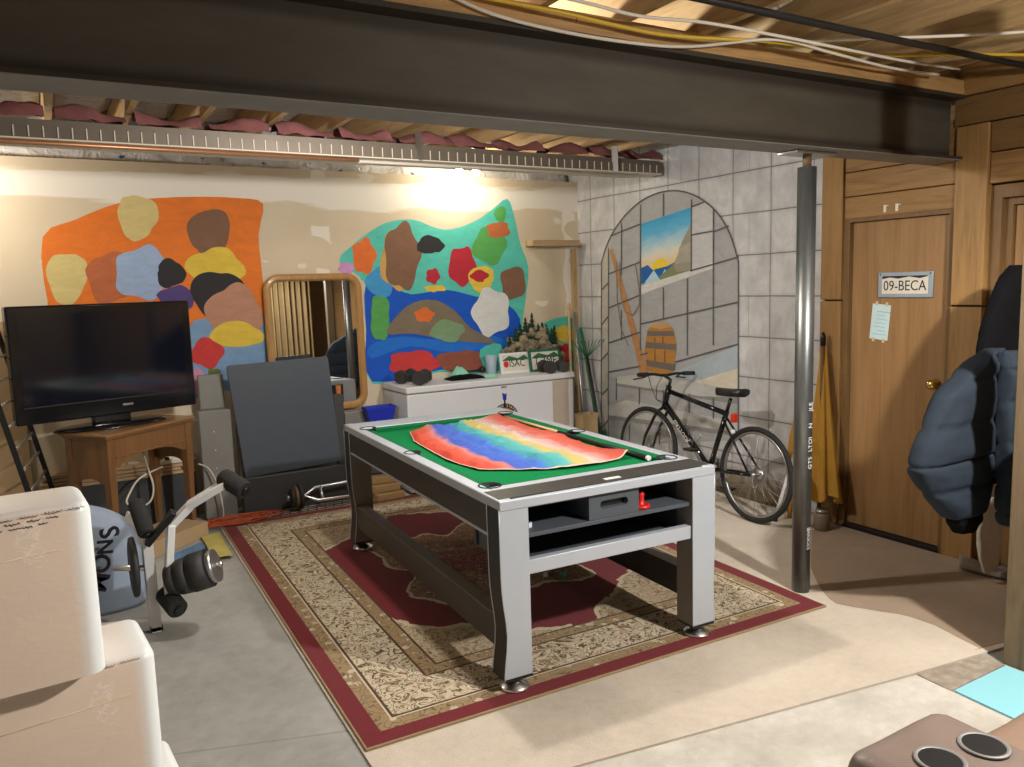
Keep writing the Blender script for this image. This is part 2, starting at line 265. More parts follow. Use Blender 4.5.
MURAL_B=[
('teal',[(2.15,1.93),(2.27,2.06),(2.39,2.15),(2.58,2.25),(2.82,2.28),(3.04,2.21),(3.19,2.2),(3.42,2.27),(3.61,2.38),(3.77,2.48),(3.84,2.33),(3.9,2.07),(3.98,1.85),(3.94,1.55),(3.89,1.27),(3.9,0.85),(3.02,0.94),(2.38,0.89),(2.35,1.35),(2.37,1.73)]),
('teal',[(3.98,1.12),(4.15,1.33),(4.53,1.33),(4.53,0.82),(4.08,0.85)]),
('blue',[(2.37,1.74),(2.58,1.72),(2.78,1.64),(3.11,1.67),(3.41,1.6),(3.66,1.56),(3.87,1.38),(3.8,1.12),(3.6,1.1),(3.43,0.96),(3.02,0.96),(2.38,0.91),(2.35,1.35)]),
('deepblue',[(2.38,1.22),(2.65,1.28),(3.03,1.23),(3.44,1.27),(3.78,1.14),(3.54,1.12),(3.13,1.11),(2.74,1.19),(2.39,1.11)]),
('orangedeep',[(2.48,1.97),(2.46,1.93),(2.44,1.9),(2.43,1.86),(2.4,1.82),(2.37,1.82),(2.34,1.84),(2.32,1.84),(2.29,1.85),(2.27,1.89),(2.27,1.93),(2.27,1.97),(2.27,2.02),(2.27,2.06),(2.31,2.08),(2.33,2.09),(2.36,2.11),(2.39,2.13),(2.42,2.11),(2.43,2.07),(2.45,2.04),(2.47,2.02)]),
('lilac',[(2.27,1.87),(2.26,1.86),(2.26,1.85),(2.25,1.83),(2.23,1.83),(2.21,1.83),(2.19,1.83),(2.17,1.83),(2.16,1.84),(2.14,1.85),(2.13,1.86),(2.14,1.88),(2.15,1.89),(2.15,1.9),(2.16,1.92),(2.18,1.92),(2.2,1.92),(2.21,1.92),(2.23,1.92),(2.25,1.91),(2.27,1.9),(2.27,1.89)]),
('azure',[(2.61,1.75),(2.6,1.72),(2.6,1.68),(2.58,1.64),(2.54,1.62),(2.51,1.62),(2.47,1.63),(2.44,1.65),(2.42,1.66),(2.39,1.69),(2.37,1.72),(2.36,1.76),(2.37,1.79),(2.4,1.82),(2.43,1.84),(2.46,1.86),(2.48,1.88),(2.52,1.89),(2.56,1.88),(2.59,1.86),(2.6,1.82),(2.61,1.78)]),
('ochre',[(2.8,1.93),(2.77,1.87),(2.76,1.81),(2.74,1.74),(2.7,1.68),(2.66,1.67),(2.62,1.7),(2.59,1.73),(2.55,1.75),(2.51,1.79),(2.5,1.86),(2.51,1.94),(2.53,2.0),(2.55,2.06),(2.56,2.13),(2.6,2.18),(2.64,2.19),(2.68,2.17),(2.71,2.14),(2.75,2.12),(2.79,2.08),(2.81,2.01)]),
('brown',[(2.89,1.97),(2.85,1.89),(2.83,1.83),(2.81,1.75),(2.77,1.68),(2.72,1.68),(2.67,1.72),(2.63,1.72),(2.58,1.74),(2.55,1.81),(2.56,1.9),(2.56,1.97),(2.55,2.05),(2.57,2.14),(2.61,2.18),(2.66,2.2),(2.7,2.24),(2.75,2.27),(2.79,2.24),(2.81,2.17),(2.84,2.11),(2.88,2.05)]),
('black',[(3.12,2.06),(3.11,2.04),(3.09,2.02),(3.06,2.0),(3.02,2.0),(2.99,1.99),(2.95,1.99),(2.92,1.99),(2.88,2.0),(2.85,2.02),(2.85,2.04),(2.85,2.06),(2.86,2.08),(2.88,2.1),(2.89,2.12),(2.92,2.14),(2.96,2.15),(3.0,2.14),(3.03,2.13),(3.06,2.12),(3.08,2.1),(3.1,2.08)]),
('crimson',[(3.06,1.79),(3.06,1.77),(3.04,1.76),(3.03,1.75),(3.02,1.73),(3.0,1.72),(2.98,1.73),(2.96,1.74),(2.95,1.74),(2.93,1.75),(2.92,1.77),(2.93,1.79),(2.93,1.81),(2.93,1.83),(2.95,1.85),(2.97,1.85),(2.99,1.85),(3.0,1.86),(3.02,1.86),(3.04,1.84),(3.04,1.83),(3.05,1.81)]),
('gold',[(3.11,1.68),(3.11,1.67),(3.1,1.66),(3.07,1.66),(3.04,1.66),(3.02,1.66),(2.99,1.65),(2.96,1.66),(2.93,1.66),(2.92,1.67),(2.92,1.68),(2.9,1.69),(2.9,1.7),(2.91,1.7),(2.94,1.71),(2.97,1.71),(2.99,1.71),(3.02,1.71),(3.06,1.71),(3.08,1.71),(3.09,1.7),(3.1,1.69)]),
('crimson',[(3.43,1.87),(3.42,1.82),(3.39,1.78),(3.36,1.76),(3.33,1.72),(3.29,1.69),(3.25,1.7),(3.22,1.73),(3.19,1.75),(3.15,1.78),(3.14,1.83),(3.15,1.88),(3.16,1.92),(3.17,1.97),(3.19,2.02),(3.23,2.03),(3.27,2.03),(3.31,2.04),(3.35,2.05),(3.38,2.01),(3.39,1.96),(3.41,1.92)]),
('leaf',[(3.75,2.05),(3.72,2.01),(3.69,1.97),(3.67,1.93),(3.64,1.89),(3.58,1.88),(3.53,1.9),(3.5,1.92),(3.45,1.94),(3.41,1.96),(3.38,2.0),(3.39,2.05),(3.41,2.09),(3.44,2.13),(3.46,2.17),(3.49,2.21),(3.54,2.22),(3.59,2.21),(3.63,2.18),(3.68,2.17),(3.72,2.14),(3.75,2.1)]),
('rust',[(3.78,2.2),(3.79,2.18),(3.78,2.16),(3.75,2.14),(3.71,2.14),(3.68,2.13),(3.65,2.13),(3.61,2.13),(3.57,2.14),(3.56,2.16),(3.56,2.18),(3.55,2.2),(3.54,2.22),(3.55,2.24),(3.58,2.25),(3.62,2.26),(3.65,2.26),(3.68,2.27),(3.72,2.27),(3.76,2.26),(3.77,2.24),(3.77,2.22)]),
('leaf',[(3.75,2.34),(3.74,2.33),(3.74,2.31),(3.73,2.29),(3.72,2.27),(3.7,2.27),(3.68,2.27),(3.67,2.28),(3.65,2.29),(3.64,2.31),(3.63,2.32),(3.62,2.34),(3.63,2.36),(3.64,2.38),(3.65,2.39),(3.67,2.4),(3.69,2.41),(3.7,2.41),(3.72,2.41),(3.74,2.4),(3.75,2.38),(3.75,2.36)]),
('gold',[(3.6,1.75),(3.58,1.72),(3.57,1.69),(3.55,1.66),(3.52,1.64),(3.49,1.62),(3.45,1.63),(3.41,1.65),(3.39,1.67),(3.37,1.7),(3.35,1.73),(3.34,1.76),(3.34,1.8),(3.36,1.83),(3.39,1.85),(3.42,1.86),(3.46,1.87),(3.49,1.87),(3.53,1.87),(3.57,1.85),(3.6,1.83),(3.6,1.79)]),
('crimson',[(3.55,1.78),(3.54,1.77),(3.52,1.76),(3.5,1.75),(3.49,1.73),(3.46,1.73),(3.44,1.73),(3.41,1.74),(3.4,1.75),(3.38,1.76),(3.36,1.77),(3.35,1.79),(3.37,1.8),(3.38,1.81),(3.4,1.82),(3.41,1.83),(3.44,1.84),(3.47,1.84),(3.49,1.83),(3.51,1.82),(3.53,1.81),(3.55,1.8)]),
('brown',[(3.94,1.71),(3.94,1.66),(3.93,1.62),(3.9,1.59),(3.86,1.58),(3.82,1.57),(3.78,1.56),(3.74,1.56),(3.71,1.59),(3.69,1.63),(3.69,1.68),(3.68,1.72),(3.67,1.76),(3.68,1.81),(3.72,1.83),(3.76,1.84),(3.79,1.85),(3.83,1.86),(3.87,1.86),(3.91,1.84),(3.93,1.79),(3.93,1.75)]),
('white',[(3.74,1.45),(3.75,1.38),(3.74,1.31),(3.69,1.28),(3.63,1.27),(3.58,1.25),(3.52,1.22),(3.47,1.25),(3.44,1.3),(3.41,1.35),(3.37,1.4),(3.35,1.46),(3.38,1.52),(3.42,1.56),(3.45,1.61),(3.48,1.67),(3.54,1.68),(3.6,1.65),(3.65,1.63),(3.71,1.62),(3.75,1.57),(3.75,1.5)]),
('leaf',[(2.56,1.44),(2.56,1.39),(2.55,1.33),(2.53,1.28),(2.51,1.26),(2.48,1.26),(2.46,1.27),(2.43,1.27),(2.41,1.29),(2.39,1.34),(2.39,1.4),(2.4,1.45),(2.4,1.5),(2.41,1.56),(2.42,1.62),(2.45,1.64),(2.48,1.63),(2.5,1.63),(2.52,1.63),(2.55,1.61),(2.57,1.56),(2.56,1.5)]),
('umber',[(2.53,1.31),(2.63,1.46),(2.8,1.57),(3.01,1.58),(3.2,1.47),(3.34,1.32),(3.6,1.17),(3.33,1.19),(3.04,1.24),(2.75,1.3)]),
('orangedeep',[(2.99,1.45),(2.97,1.44),(2.96,1.42),(2.95,1.41),(2.93,1.39),(2.9,1.4),(2.88,1.4),(2.85,1.4),(2.82,1.41),(2.81,1.43),(2.81,1.44),(2.8,1.46),(2.79,1.48),(2.81,1.49),(2.83,1.5),(2.86,1.51),(2.88,1.52),(2.91,1.52),(2.93,1.51),(2.95,1.49),(2.97,1.48),(2.99,1.47)]),
('sage',[(3.28,1.29),(3.25,1.27),(3.23,1.25),(3.21,1.22),(3.18,1.2),(3.13,1.2),(3.08,1.21),(3.04,1.23),(3.0,1.24),(2.96,1.26),(2.93,1.28),(2.94,1.31),(2.96,1.34),(2.98,1.36),(3.0,1.38),(3.04,1.4),(3.09,1.41),(3.13,1.4),(3.17,1.38),(3.21,1.37),(3.26,1.35),(3.28,1.32)]),
('red',[(3.04,1.02),(3.02,0.99),(2.96,0.97),(2.92,0.95),(2.87,0.93),(2.81,0.92),(2.73,0.93),(2.68,0.96),(2.62,0.97),(2.55,0.99),(2.54,1.03),(2.56,1.06),(2.56,1.08),(2.56,1.12),(2.61,1.14),(2.68,1.14),(2.75,1.14),(2.81,1.15),(2.89,1.14),(2.94,1.11),(2.96,1.08),(3.0,1.05)]),
('redbrown',[(3.47,1.01),(3.49,0.97),(3.47,0.95),(3.4,0.93),(3.33,0.93),(3.26,0.93),(3.2,0.93),(3.12,0.94),(3.06,0.96),(3.03,0.99),(3.02,1.01),(3.01,1.04),(2.99,1.07),(3.01,1.1),(3.07,1.11),(3.14,1.11),(3.21,1.11),(3.27,1.12),(3.35,1.11),(3.42,1.09),(3.45,1.06),(3.46,1.03)]),
('teal',[(3.43,1.11),(3.65,1.15),(3.66,0.89),(3.49,0.92)]),
('gold',[(4.51,1.2),(4.49,1.18),(4.47,1.16),(4.46,1.14),(4.43,1.12),(4.39,1.12),(4.35,1.13),(4.32,1.14),(4.28,1.16),(4.25,1.17),(4.22,1.19),(4.23,1.21),(4.25,1.23),(4.26,1.25),(4.28,1.27),(4.31,1.28),(4.35,1.29),(4.39,1.28),(4.42,1.26),(4.46,1.25),(4.49,1.24),(4.52,1.22)]),
('crimson',[(4.46,1.0),(4.46,0.97),(4.45,0.95),(4.42,0.93),(4.4,0.93),(4.37,0.92),(4.35,0.91),(4.32,0.92),(4.3,0.94),(4.29,0.97),(4.28,0.99),(4.27,1.01),(4.27,1.04),(4.28,1.07),(4.31,1.08),(4.33,1.09),(4.35,1.1),(4.38,1.11),(4.41,1.1),(4.43,1.08),(4.44,1.05),(4.45,1.03)]),
]
STONE_P=[
('inner',[(6.061,1.882),(6.043,1.917),(6.017,1.966),(5.985,2.02),(5.95,2.069),(5.911,2.113),(5.869,2.156),(5.821,2.197),(5.769,2.236),(5.711,2.273),(5.647,2.309),(5.581,2.342),(5.516,2.369),(5.451,2.39),(5.385,2.406),(5.319,2.418),(5.254,2.425),(5.189,2.428),(5.123,2.427),(5.059,2.422),(4.997,2.412),(4.937,2.398),(4.879,2.38),(4.822,2.358),(4.768,2.332),(4.716,2.303),(4.664,2.271),(4.616,2.236),(4.573,2.198),(4.533,2.158),(4.498,2.114),(4.465,2.069),(4.437,2.022),(4.411,1.967),(4.387,1.907),(4.368,1.853),(4.354,1.815),(4.348,0.858),(4.345,0.452),(6.107,0.12)]),
('jamb',[(6.061,1.882),(5.997,1.99),(5.92,2.077),(5.954,1.878),(5.996,0.138),(6.107,0.12)]),
('skyhi',[(5.485,2.187),(4.858,2.271),(4.859,2.074),(5.488,1.972)]),
('skymid',[(5.488,1.972),(4.859,2.074),(4.859,1.963),(5.49,1.851)]),
('sunset',[(5.49,1.851),(4.859,1.963),(4.859,1.883),(5.492,1.738)]),
('sun',[(5.351,1.82),(5.298,1.869),(5.209,1.882),(5.147,1.846),(5.122,1.796),(5.351,1.778)]),
('mount',[(5.491,1.808),(5.403,1.831),(5.338,1.786),(5.248,1.8),(5.147,1.813),(5.061,1.843),(5.061,1.728),(5.493,1.669)]),
('snow',[(5.432,1.694),(5.325,1.785),(5.249,1.707),(5.184,1.789),(5.11,1.721),(5.249,1.682),(5.459,1.651)]),
('sage2',[(5.248,1.732),(5.048,1.843),(4.883,1.868),(4.86,1.771),(5.249,1.699)]),
('rock',[(5.073,1.827),(5.0,1.938),(4.976,2.002),(4.859,2.153),(4.86,1.771),(5.049,1.761)]),
('rock2',[(5.0,1.971),(4.871,1.995),(4.871,1.836),(5.049,1.826)]),
('reveal',[(4.858,2.271),(4.615,2.316),(4.614,1.826),(4.86,1.771)]),
('sill',[(5.493,1.651),(4.86,1.771),(4.614,1.826),(4.614,1.779),(5.38,1.607),(5.494,1.573)]),
('platblue',[(5.167,0.891),(4.35,1.189),(4.348,0.981),(4.769,0.866),(5.167,0.882)]),
('platcream',[(4.886,0.847),(4.349,1.012),(4.347,0.835)]),
('ledge',[(5.858,0.815),(5.389,0.89),(4.347,0.835),(4.347,0.788),(4.769,0.751),(5.859,0.758)]),
('ledgeshade',[(5.859,0.758),(4.769,0.751),(4.347,0.788),(4.347,0.734),(5.86,0.73)]),
('ledge',[(5.987,0.536),(5.729,0.612),(4.346,0.593),(4.345,0.515),(5.989,0.439)]),
('ledgeshade',[(5.989,0.439),(4.345,0.515),(4.345,0.484),(5.99,0.401)]),
('oar',[(5.937,1.987),(5.892,1.993),(5.561,1.262),(5.428,0.949),(5.416,0.861),(5.512,0.844),(5.578,1.064)]),
('barrel',[(5.411,1.267),(5.344,1.322),(5.151,1.327),(5.077,1.287),(5.041,1.154),(5.079,0.923),(5.154,0.883),(5.349,0.875),(5.415,0.914),(5.454,1.089)]),
('hoop',[(5.411,1.259),(5.077,1.27),(5.065,1.229),(5.418,1.214)]),
('hoop',[(5.432,1.161),(5.047,1.162),(5.043,1.112),(5.44,1.108)]),
('hoop',[(5.437,1.002),(5.054,0.993),(5.067,0.933),(5.415,0.95)]),
('barreltop',[(5.384,1.294),(5.317,1.331),(5.163,1.335),(5.101,1.303),(5.24,1.282)]),
('bark',[(5.319,1.21),(5.306,1.21),(5.306,1.167),(5.319,1.166)]),
('bark',[(5.215,1.214),(5.202,1.215),(5.203,1.163),(5.216,1.163)]),
('bark',[(5.32,1.105),(5.307,1.106),(5.308,1.001),(5.321,1.001)]),
('bark',[(5.191,1.104),(5.178,1.105),(5.179,1.002),(5.192,1.001)]),
]
STONE_L=[
('l',[(6.061,1.882),(6.043,1.917),(6.017,1.966),(5.985,2.02),(5.95,2.069),(5.911,2.113),(5.869,2.156),(5.821,2.197),(5.769,2.236),(5.711,2.273),(5.647,2.309),(5.581,2.342),(5.516,2.369),(5.451,2.39),(5.385,2.406),(5.319,2.418),(5.254,2.425),(5.189,2.428),(5.123,2.427),(5.059,2.422),(4.997,2.412),(4.937,2.398),(4.879,2.38),(4.822,2.358),(4.768,2.332),(4.716,2.303),(4.664,2.271),(4.616,2.236),(4.573,2.198),(4.533,2.158),(4.498,2.114),(4.465,2.069),(4.437,2.022),(4.411,1.967),(4.387,1.907),(4.368,1.853),(4.354,1.815),(4.345,0.484)]),
('l',[(6.061,1.882),(6.107,0.12)]),
('l',[(5.951,2.006),(5.996,0.138)]),
('l',[(5.919,2.113),(5.492,2.187)]),
('l',[(4.858,2.271),(4.713,2.296)]),
('l',[(5.957,1.768),(5.497,1.86)]),
('l',[(5.965,1.454),(5.501,1.573)]),
('l',[(5.972,1.126),(5.506,1.246)]),
('l',[(5.505,1.317),(4.352,1.515)]),
('l',[(5.509,1.042),(5.413,1.065)]),
('l',[(5.054,1.01),(4.35,1.196)]),
('l',[(4.871,1.764),(4.355,1.853)]),
('l',[(4.615,2.057),(4.458,2.09)]),
('l',[(4.859,2.05),(4.615,2.064)]),
('l',[(5.755,2.226),(5.765,1.754)]),
('l',[(5.771,1.438),(5.777,1.163)]),
('l',[(5.489,2.349),(5.508,1.086)]),
('l',[(5.191,2.41),(5.193,2.23)]),
('l',[(5.199,1.63),(5.201,1.377)]),
('l',[(4.906,1.7),(4.909,1.078)]),
('l',[(4.615,2.225),(4.613,1.176)]),
('l',[(4.858,2.326),(4.86,1.771)]),
('l',[(5.858,0.805),(5.863,0.598)]),
('l',[(5.527,0.743),(5.53,0.598)]),
('l',[(5.207,0.757),(5.208,0.6)]),
('l',[(4.886,0.755),(4.886,0.605)]),
('l',[(4.612,0.752),(4.612,0.59)]),
('l',[(5.674,0.433),(5.678,0.246)]),
('l',[(5.261,0.452),(5.263,0.274)]),
('l',[(6.068,1.622),(5.959,1.685)]),
('l',[(6.077,1.292),(5.966,1.379)]),
('l',[(6.086,0.959),(5.974,1.041)]),
('l',[(6.094,0.621),(5.983,0.699)]),
('l',[(6.103,0.298),(5.99,0.391)]),
('l',[(5.979,0.852),(5.51,0.943)]),
]
STONE_R=[
('r',[(5.835,1.873),(5.828,1.528),(5.775,1.255),(5.676,1.122)]),
('r',[(5.565,1.837),(5.514,1.617),(5.516,1.485),(5.601,1.395),(5.714,1.42),(5.769,1.528),(5.791,1.872)]),
]
# ------------------------------------------------------------------ materials
def mk_concrete():
    g = G('concrete_floor'); p = g.pos()
    a = g.noise(p, 1.1, 6., .6); b = g.noise(p, 14, 4., .6)
    c = g.ramp(a*.7+b*.3, [(.3,(.23,.23,.215)),(.5,(.33,.33,.31)),(.7,(.44,.435,.41))])
    x,y,z = g.xyz(p); jt = ((x*.35+y-3.15).abs() < .006)
    return g.out(g.mix(jt*.6, c, (.2,.2,.19)), g.noise(p,3,3.)*.4+.3, 0., b, .12, .004)
def mk_carpet(name, col, light, sc_=1.):
    g = G(name); p = g.pos()
    a = g.noise(p, 1.4*sc_, 5., .6); b = g.noise(p, 260, 2.); d = g.noise(p, 24, 3.)
    f = a*.55+b*.3+d*.15
    c = g.ramp(f, [(.32, sc(col,.72)), (.5, col), (.68, light)])
    return g.out(c, .95, 0., b, .6, .006, .1, 0., .3)
def mk_drywall():
    g = G('drywall_taped'); p = g.pos(); x,y,z = g.xyz(p)
    n = g.noise(g.scale(p,(1.,1.,6.)), 1.6, 4.); n2 = g.noise(p, 4., 3.)
    band = (z-2.49+(n-.5)*.22).abs().step(.125,.095); band2 = (z-1.2+(n-.5)*.2).abs().step(.09,.07)
    vx = ((x-.18).mod(1.22)-.61).abs()
    vert = (vx+(n2-.5)*.12).step(.075,.055)*(g.noise(g.scale(p,(.6,1,1.)),2.2,1.) > .47)
    pv,_ = g.vor(g.scale(p,(1.6,1.,3.2)), 1.25); patch = (pv+(n2-.5)*.5).step(.16,.10)*(n > .5)
    w = band.max(band2).max(vert).max(patch*.85)
    base = g.mix(n2, (.62,.53,.385), (.70,.61,.465))
    return g.out(g.mix(w*.85, base, (.84,.81,.74)), .85, 0., n, .05)
def mk_block():
    g = G('painted_block'); p = g.pos(); x,y,z = g.xyz(p)
    w = g.noise(p, 2.2, 2.)-.5
    zz = (z-.34+w*.012).mod(.305); row = g.m('FLOOR', (z-.34)/.305).mod(2.)
    yy = (y-.06+w*.02).mod(.363); y2 = (y-.06+.16+w*.02).mod(.726)
    l1 = (zz-.1525).abs() > .1485; l2 = (yy-.1815).abs() > .178; l3 = ((y2-.363).abs() > .3605)*row
    n = g.noise(g.scale(p,(1,1.6,1.)), 3.2, 6., .65, .8); blotch = g.noise(p, 8, 3.)
    c = g.ramp(n*.7+blotch*.3, [(.28,(.41,.415,.435)),(.5,(.555,.56,.58)),(.7,(.72,.73,.75))])
    edge = ((zz-.1525).abs().step(.125,.152)).max((yy-.1815).abs().step(.15,.18))
    c = g.mix(edge*.30, c, (.34,.34,.34))
    c = g.mix(l1.max(l2).max(l3*.6)*.85, c, (.10,.10,.105))
    brown_band = (z+(n-.5)*.3).step(.32,.12)*((y-4.15).abs().step(.55,.35))  # brown band low on the wall, fading out to both sides
    c = g.mix(brown_band*.9, c, g.mix(g.noise(g.scale(p,(1,8,1)),8,3.), (.10,.07,.03), (.28,.21,.10)))
    return g.out(c, .75, 0., n, .15, .01)
def mk_paint(name, col, amt=.18, s=7.):
    g = G(name); p = g.pos(); n = g.noise(g.scale(p,(1,1,2.2)), s, 5., .65, 1.)
    return g.out(g.mix(n, sc(col,1-amt), sc(col,1+amt)), .7, 0., None, spec=.25)
def mk_rug(W, L):
    g = G('rug_pile'); p = g.pos(); x,y,z = g.xyz(p)
    cx, cy = x-W/2, y-L/2
    e = (cx.abs()*-1.+W/2).min(cy.abs()*-1.+L/2)
    wv = g.warp(p, 8., .16)
    n1 = g.noise(wv, 9.5, 2.); scroll = ((n1*11.).frac()-.5).abs()
    line = scroll.step(.16,.06)
    v1,c1 = g.vor(wv, 15.); fl = v1.step(.34,.22); _cr = g.sep(c1)
    v2,_ = g.vor(wv, 30.); dots = v2.step(.3,.18)
    crim = (.17,.010,.022); cream = (.66,.57,.41); tan = (.36,.255,.135); dk = (.085,.045,.022)
    red2 = (.30,.04,.035); olive = (.26,.22,.09)
    pile = g.noise(p, 200, 2.)
    # field
    fcol = g.mix(fl, cream, g.mix(_cr[0] > .5, olive, tan)); fcol = g.mix(dots*(_cr[1] > .45)*.8, fcol, red2); fcol = g.mix(line*.95, fcol, dk); v4,_ = g.vor(wv, 22.,'DISTANCE_TO_EDGE'); fcol = g.mix(v4.step(.035,.012)*.55, fcol, dk)
    field = g.mix(.42, fcol, tan)
    # tan guard
    v3,_ = g.vor(p, 16.); gcol = g.mix(v3.step(.33,.2), tan, cream); gcol = g.mix(line*.7, gcol, dk)
    # medallion
    th = g.m('ARCTAN2', cy*.78, cx)
    rr = ((cx/.86)*(cx/.86)+(cy/1.13)*(cy/1.13)).sqrt()
    lob = rr + (th*14.).sin()*.022 + (th*6.+1.57).sin()*.05 + (n1-.5)*.10
    med = lob < .97; medline = (lob-.985).abs() < .014
    ins = rr + (th*10.+.4).sin()*.05 + (th*4.+1.57).sin()*.13 + (n1-.5)*.07
    inn = ins < .60; innline = (ins-.61).abs() < .014
    mcol = g.mix(fl, g.mix(.45, tan, crim), tan); mcol = g.mix(dots*.8, mcol, cream); mcol = g.mix(line*.9, mcol, dk)
    core = rr + (th*8.).sin()*.04 < .22
    c = g.mix(med, field, crim); c = g.mix(inn, c, mcol); c = g.mix(core, c, g.mix(line, crim, tan))
    c = g.mix((medline.max(innline))*.9, c, cream)
    # bands by distance from the edge
    c = g.mix(e < .485, c, gcol); c = g.mix(e < .405, c, fcol); c = g.mix(e < .165, c, gcol)
    for k in (.485,.405,.165): c = g.mix((e-k).abs() < .006, c, dk)
    c = g.mix((e-.155).abs() < .004, c, cream)
    c = g.mix(e < .088, c, crim); c = g.mix(e < .008, c, tan)
    c = g.mix(pile*.35, c, sc(dk,1.))
    return g.out(c, .95, 0., pile, .5, .004, .08, 0., .15)
def mk_flag():
    g = G('rainbow_fabric'); u = g.sep(g.pos('UV')); p = g.pos()
    f = u[0] + (g.noise(p, 6., 3.)-.5)*.016
    c = g.ramp(f, [(0,(.50,.05,.03)),(.12,(.55,.09,.055)),(.17,(.52,.19,.17)),(.215,(.05,.10,.45)),(.36,(.06,.15,.55)),(.42,(.05,.29,.34)),(.52,(.10,.40,.38)),(.57,(.50,.42,.13)),(.66,(.55,.42,.2)),(.70,(.60,.49,.44)),(.79,(.56,.28,.27)),(.86,(.55,.13,.09)),(1,(.50,.06,.04))])
    ed = u[0].min(u[0]*-1.+1.).min(u[1]*.9).min((u[1]*-1.+1.)*.9)
    c = g.mix(ed < .006, c, (.65,.5,.38))
    return g.out(c, .6, 0., g.noise(p, 300, 1.), .15, .002, .2)
def mk_tote():
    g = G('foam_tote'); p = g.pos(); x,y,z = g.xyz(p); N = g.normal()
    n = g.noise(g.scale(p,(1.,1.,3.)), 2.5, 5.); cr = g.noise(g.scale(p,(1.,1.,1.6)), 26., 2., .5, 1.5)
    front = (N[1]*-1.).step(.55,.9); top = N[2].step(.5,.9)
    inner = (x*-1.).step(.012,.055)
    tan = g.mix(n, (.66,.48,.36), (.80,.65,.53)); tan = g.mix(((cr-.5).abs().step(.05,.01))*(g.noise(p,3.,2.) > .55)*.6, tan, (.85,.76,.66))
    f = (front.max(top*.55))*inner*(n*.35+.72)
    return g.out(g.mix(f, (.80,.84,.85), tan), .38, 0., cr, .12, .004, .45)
def mk_oak():
    g = G('oak_veneer'); p = g.pos(); q = g.scale(p,(16,16,.9))
    a = g.noise(q, 1.2, 6., .65, .9); b = g.noise(g.scale(p,(2.5,2.5,.6)), 2., 2.)
    c = g.ramp(a*.6+b*.4, [(.3,(.20,.105,.040)),(.5,(.285,.16,.066)),(.72,(.36,.215,.10))])
    return g.out(c, .5, 0., a, .06, .002, .3)
def mk_steel_post():
    g = G('post_steel'); p = g.pos(); n = g.noise(g.scale(p,(6,6,.7)), 3., 5.)
    return g.out(g.ramp(n, [(.3,(.10,.11,.11)),(.6,(.22,.23,.23)),(.8,(.33,.34,.33))]), .38, .75, n, .05)
def mk_bag(name, col, blue=.0):
    g = G(name); p = g.pos(); n = g.noise(p, 7., 5., .6, 1.); f = g.noise(p, 17., 2.)
    c = g.mix(n, sc(col,.55), sc(col,1.25))
    if blue:
        v,_ = g.vor(g.scale(p,(1,1,2.)), 5.); c = g.mix((v < .16)*(f > .5)*blue, c, (.03,.08,.30))
    return g.out(c, .35, 0., n, .9, .05, .5)
def mk_beam():
    g = G('beam_paint'); p = g.pos(); x,y,z = g.xyz(p); n = g.noise(g.scale(p,(1,1,4)), 2.4, 6., .65)
    c = g.mix(n, (.052,.045,.035), (.115,.103,.082)); edge = (z-2.49).abs().step(.09,.135)
    return g.out(g.mix(edge*.75, c, (.028,.02,.014)), .6, .1, n, .1, .003, .3)
def mk_glow(name, col, s):
    g = G(name); g.put(g.b.inputs['Emission Color'], col); g.b.inputs['Emission Strength'].default_value = s
    n = g.noise(g.pos(), 3.); return g.out(g.mix(n, col, col), .4)

m_conc = mk_concrete(); m_carp = mk_carpet('carpet_beige', (.58,.50,.405), (.70,.62,.51)); m_carp2 = mk_carpet('carpet_pale', (.52,.485,.42), (.72,.70,.65), 2.2); m_tanflat = mk_carpet('flat_tan_brown', (.33,.235,.155), (.40,.295,.20))
m_carp3 = mk_carpet('carpet_brown', (.30,.245,.19), (.52,.45,.36), 14.)
m_dry = mk_drywall(); m_block = mk_block(); m_beam = mk_beam(); m_post = mk_steel_post()
m_framing = WOOD('framing_lumber', (.46,.31,.15), 'y'); m_framx = WOOD('plate_lumber', (.42,.25,.10), 'x'); m_fz = WOOD('corner_board_wood', (.42,.28,.14), 'z')
m_cedar_v = WOOD('cedar_trim_upright', (.31,.175,.062), 'z', .66); m_cedar_h = WOOD('cedar_board_level', (.28,.155,.055), 'y', .62); m_cedar_d = WOOD('cedar_board_dark', (.17,.095,.036), 'y', .6)
m_jamb = WOOD('jamb_wood', (.17,.095,.036), 'z'); m_oak = mk_oak(); m_oldpost = WOOD('weathered_post', (.17,.12,.07), 'z', .55)
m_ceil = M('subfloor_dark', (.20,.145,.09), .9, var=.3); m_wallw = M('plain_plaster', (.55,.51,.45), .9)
m_duct = M('duct_metal', (.17,.145,.12), .5, .35, .25, 4.); m_lip = M('duct_flange', (.70,.64,.53), .6, 0, .15); m_pink = M('pink_insulation', (.29,.11,.115), .95, 0, .35, 9., .9, 25.)
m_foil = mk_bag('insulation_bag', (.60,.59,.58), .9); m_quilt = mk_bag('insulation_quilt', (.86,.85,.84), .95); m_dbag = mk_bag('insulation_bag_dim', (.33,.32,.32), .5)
m_copper = M('copper_pipe', (.50,.25,.13), .4, .6); m_pvc = M('pale_pipe', (.80,.76,.68), .5)
m_black = M('black_plastic', (.012,.012,.013), .4, 0, .2); m_rubber = M('black_rubber', (.018,.018,.018), .75, 0, .2); m_foamb = M('black_foam', (.022,.022,.023), .9, 0, .3, 30., .4, 150.)
m_gloss = M('gloss_black', (.008,.008,.010), .12, 0, .1, spec=.5); m_screen = M('tv_glass', (.006,.008,.016), .08, 0, .1, spec=.6)
m_white = M('white_enamel', (.74,.75,.76), .35, 0, .05); m_fridge = M('freezer_enamel', (.66,.68,.71), .35, 0, .04); m_offw = M('off_white_plastic', (.68,.64,.55), .45)
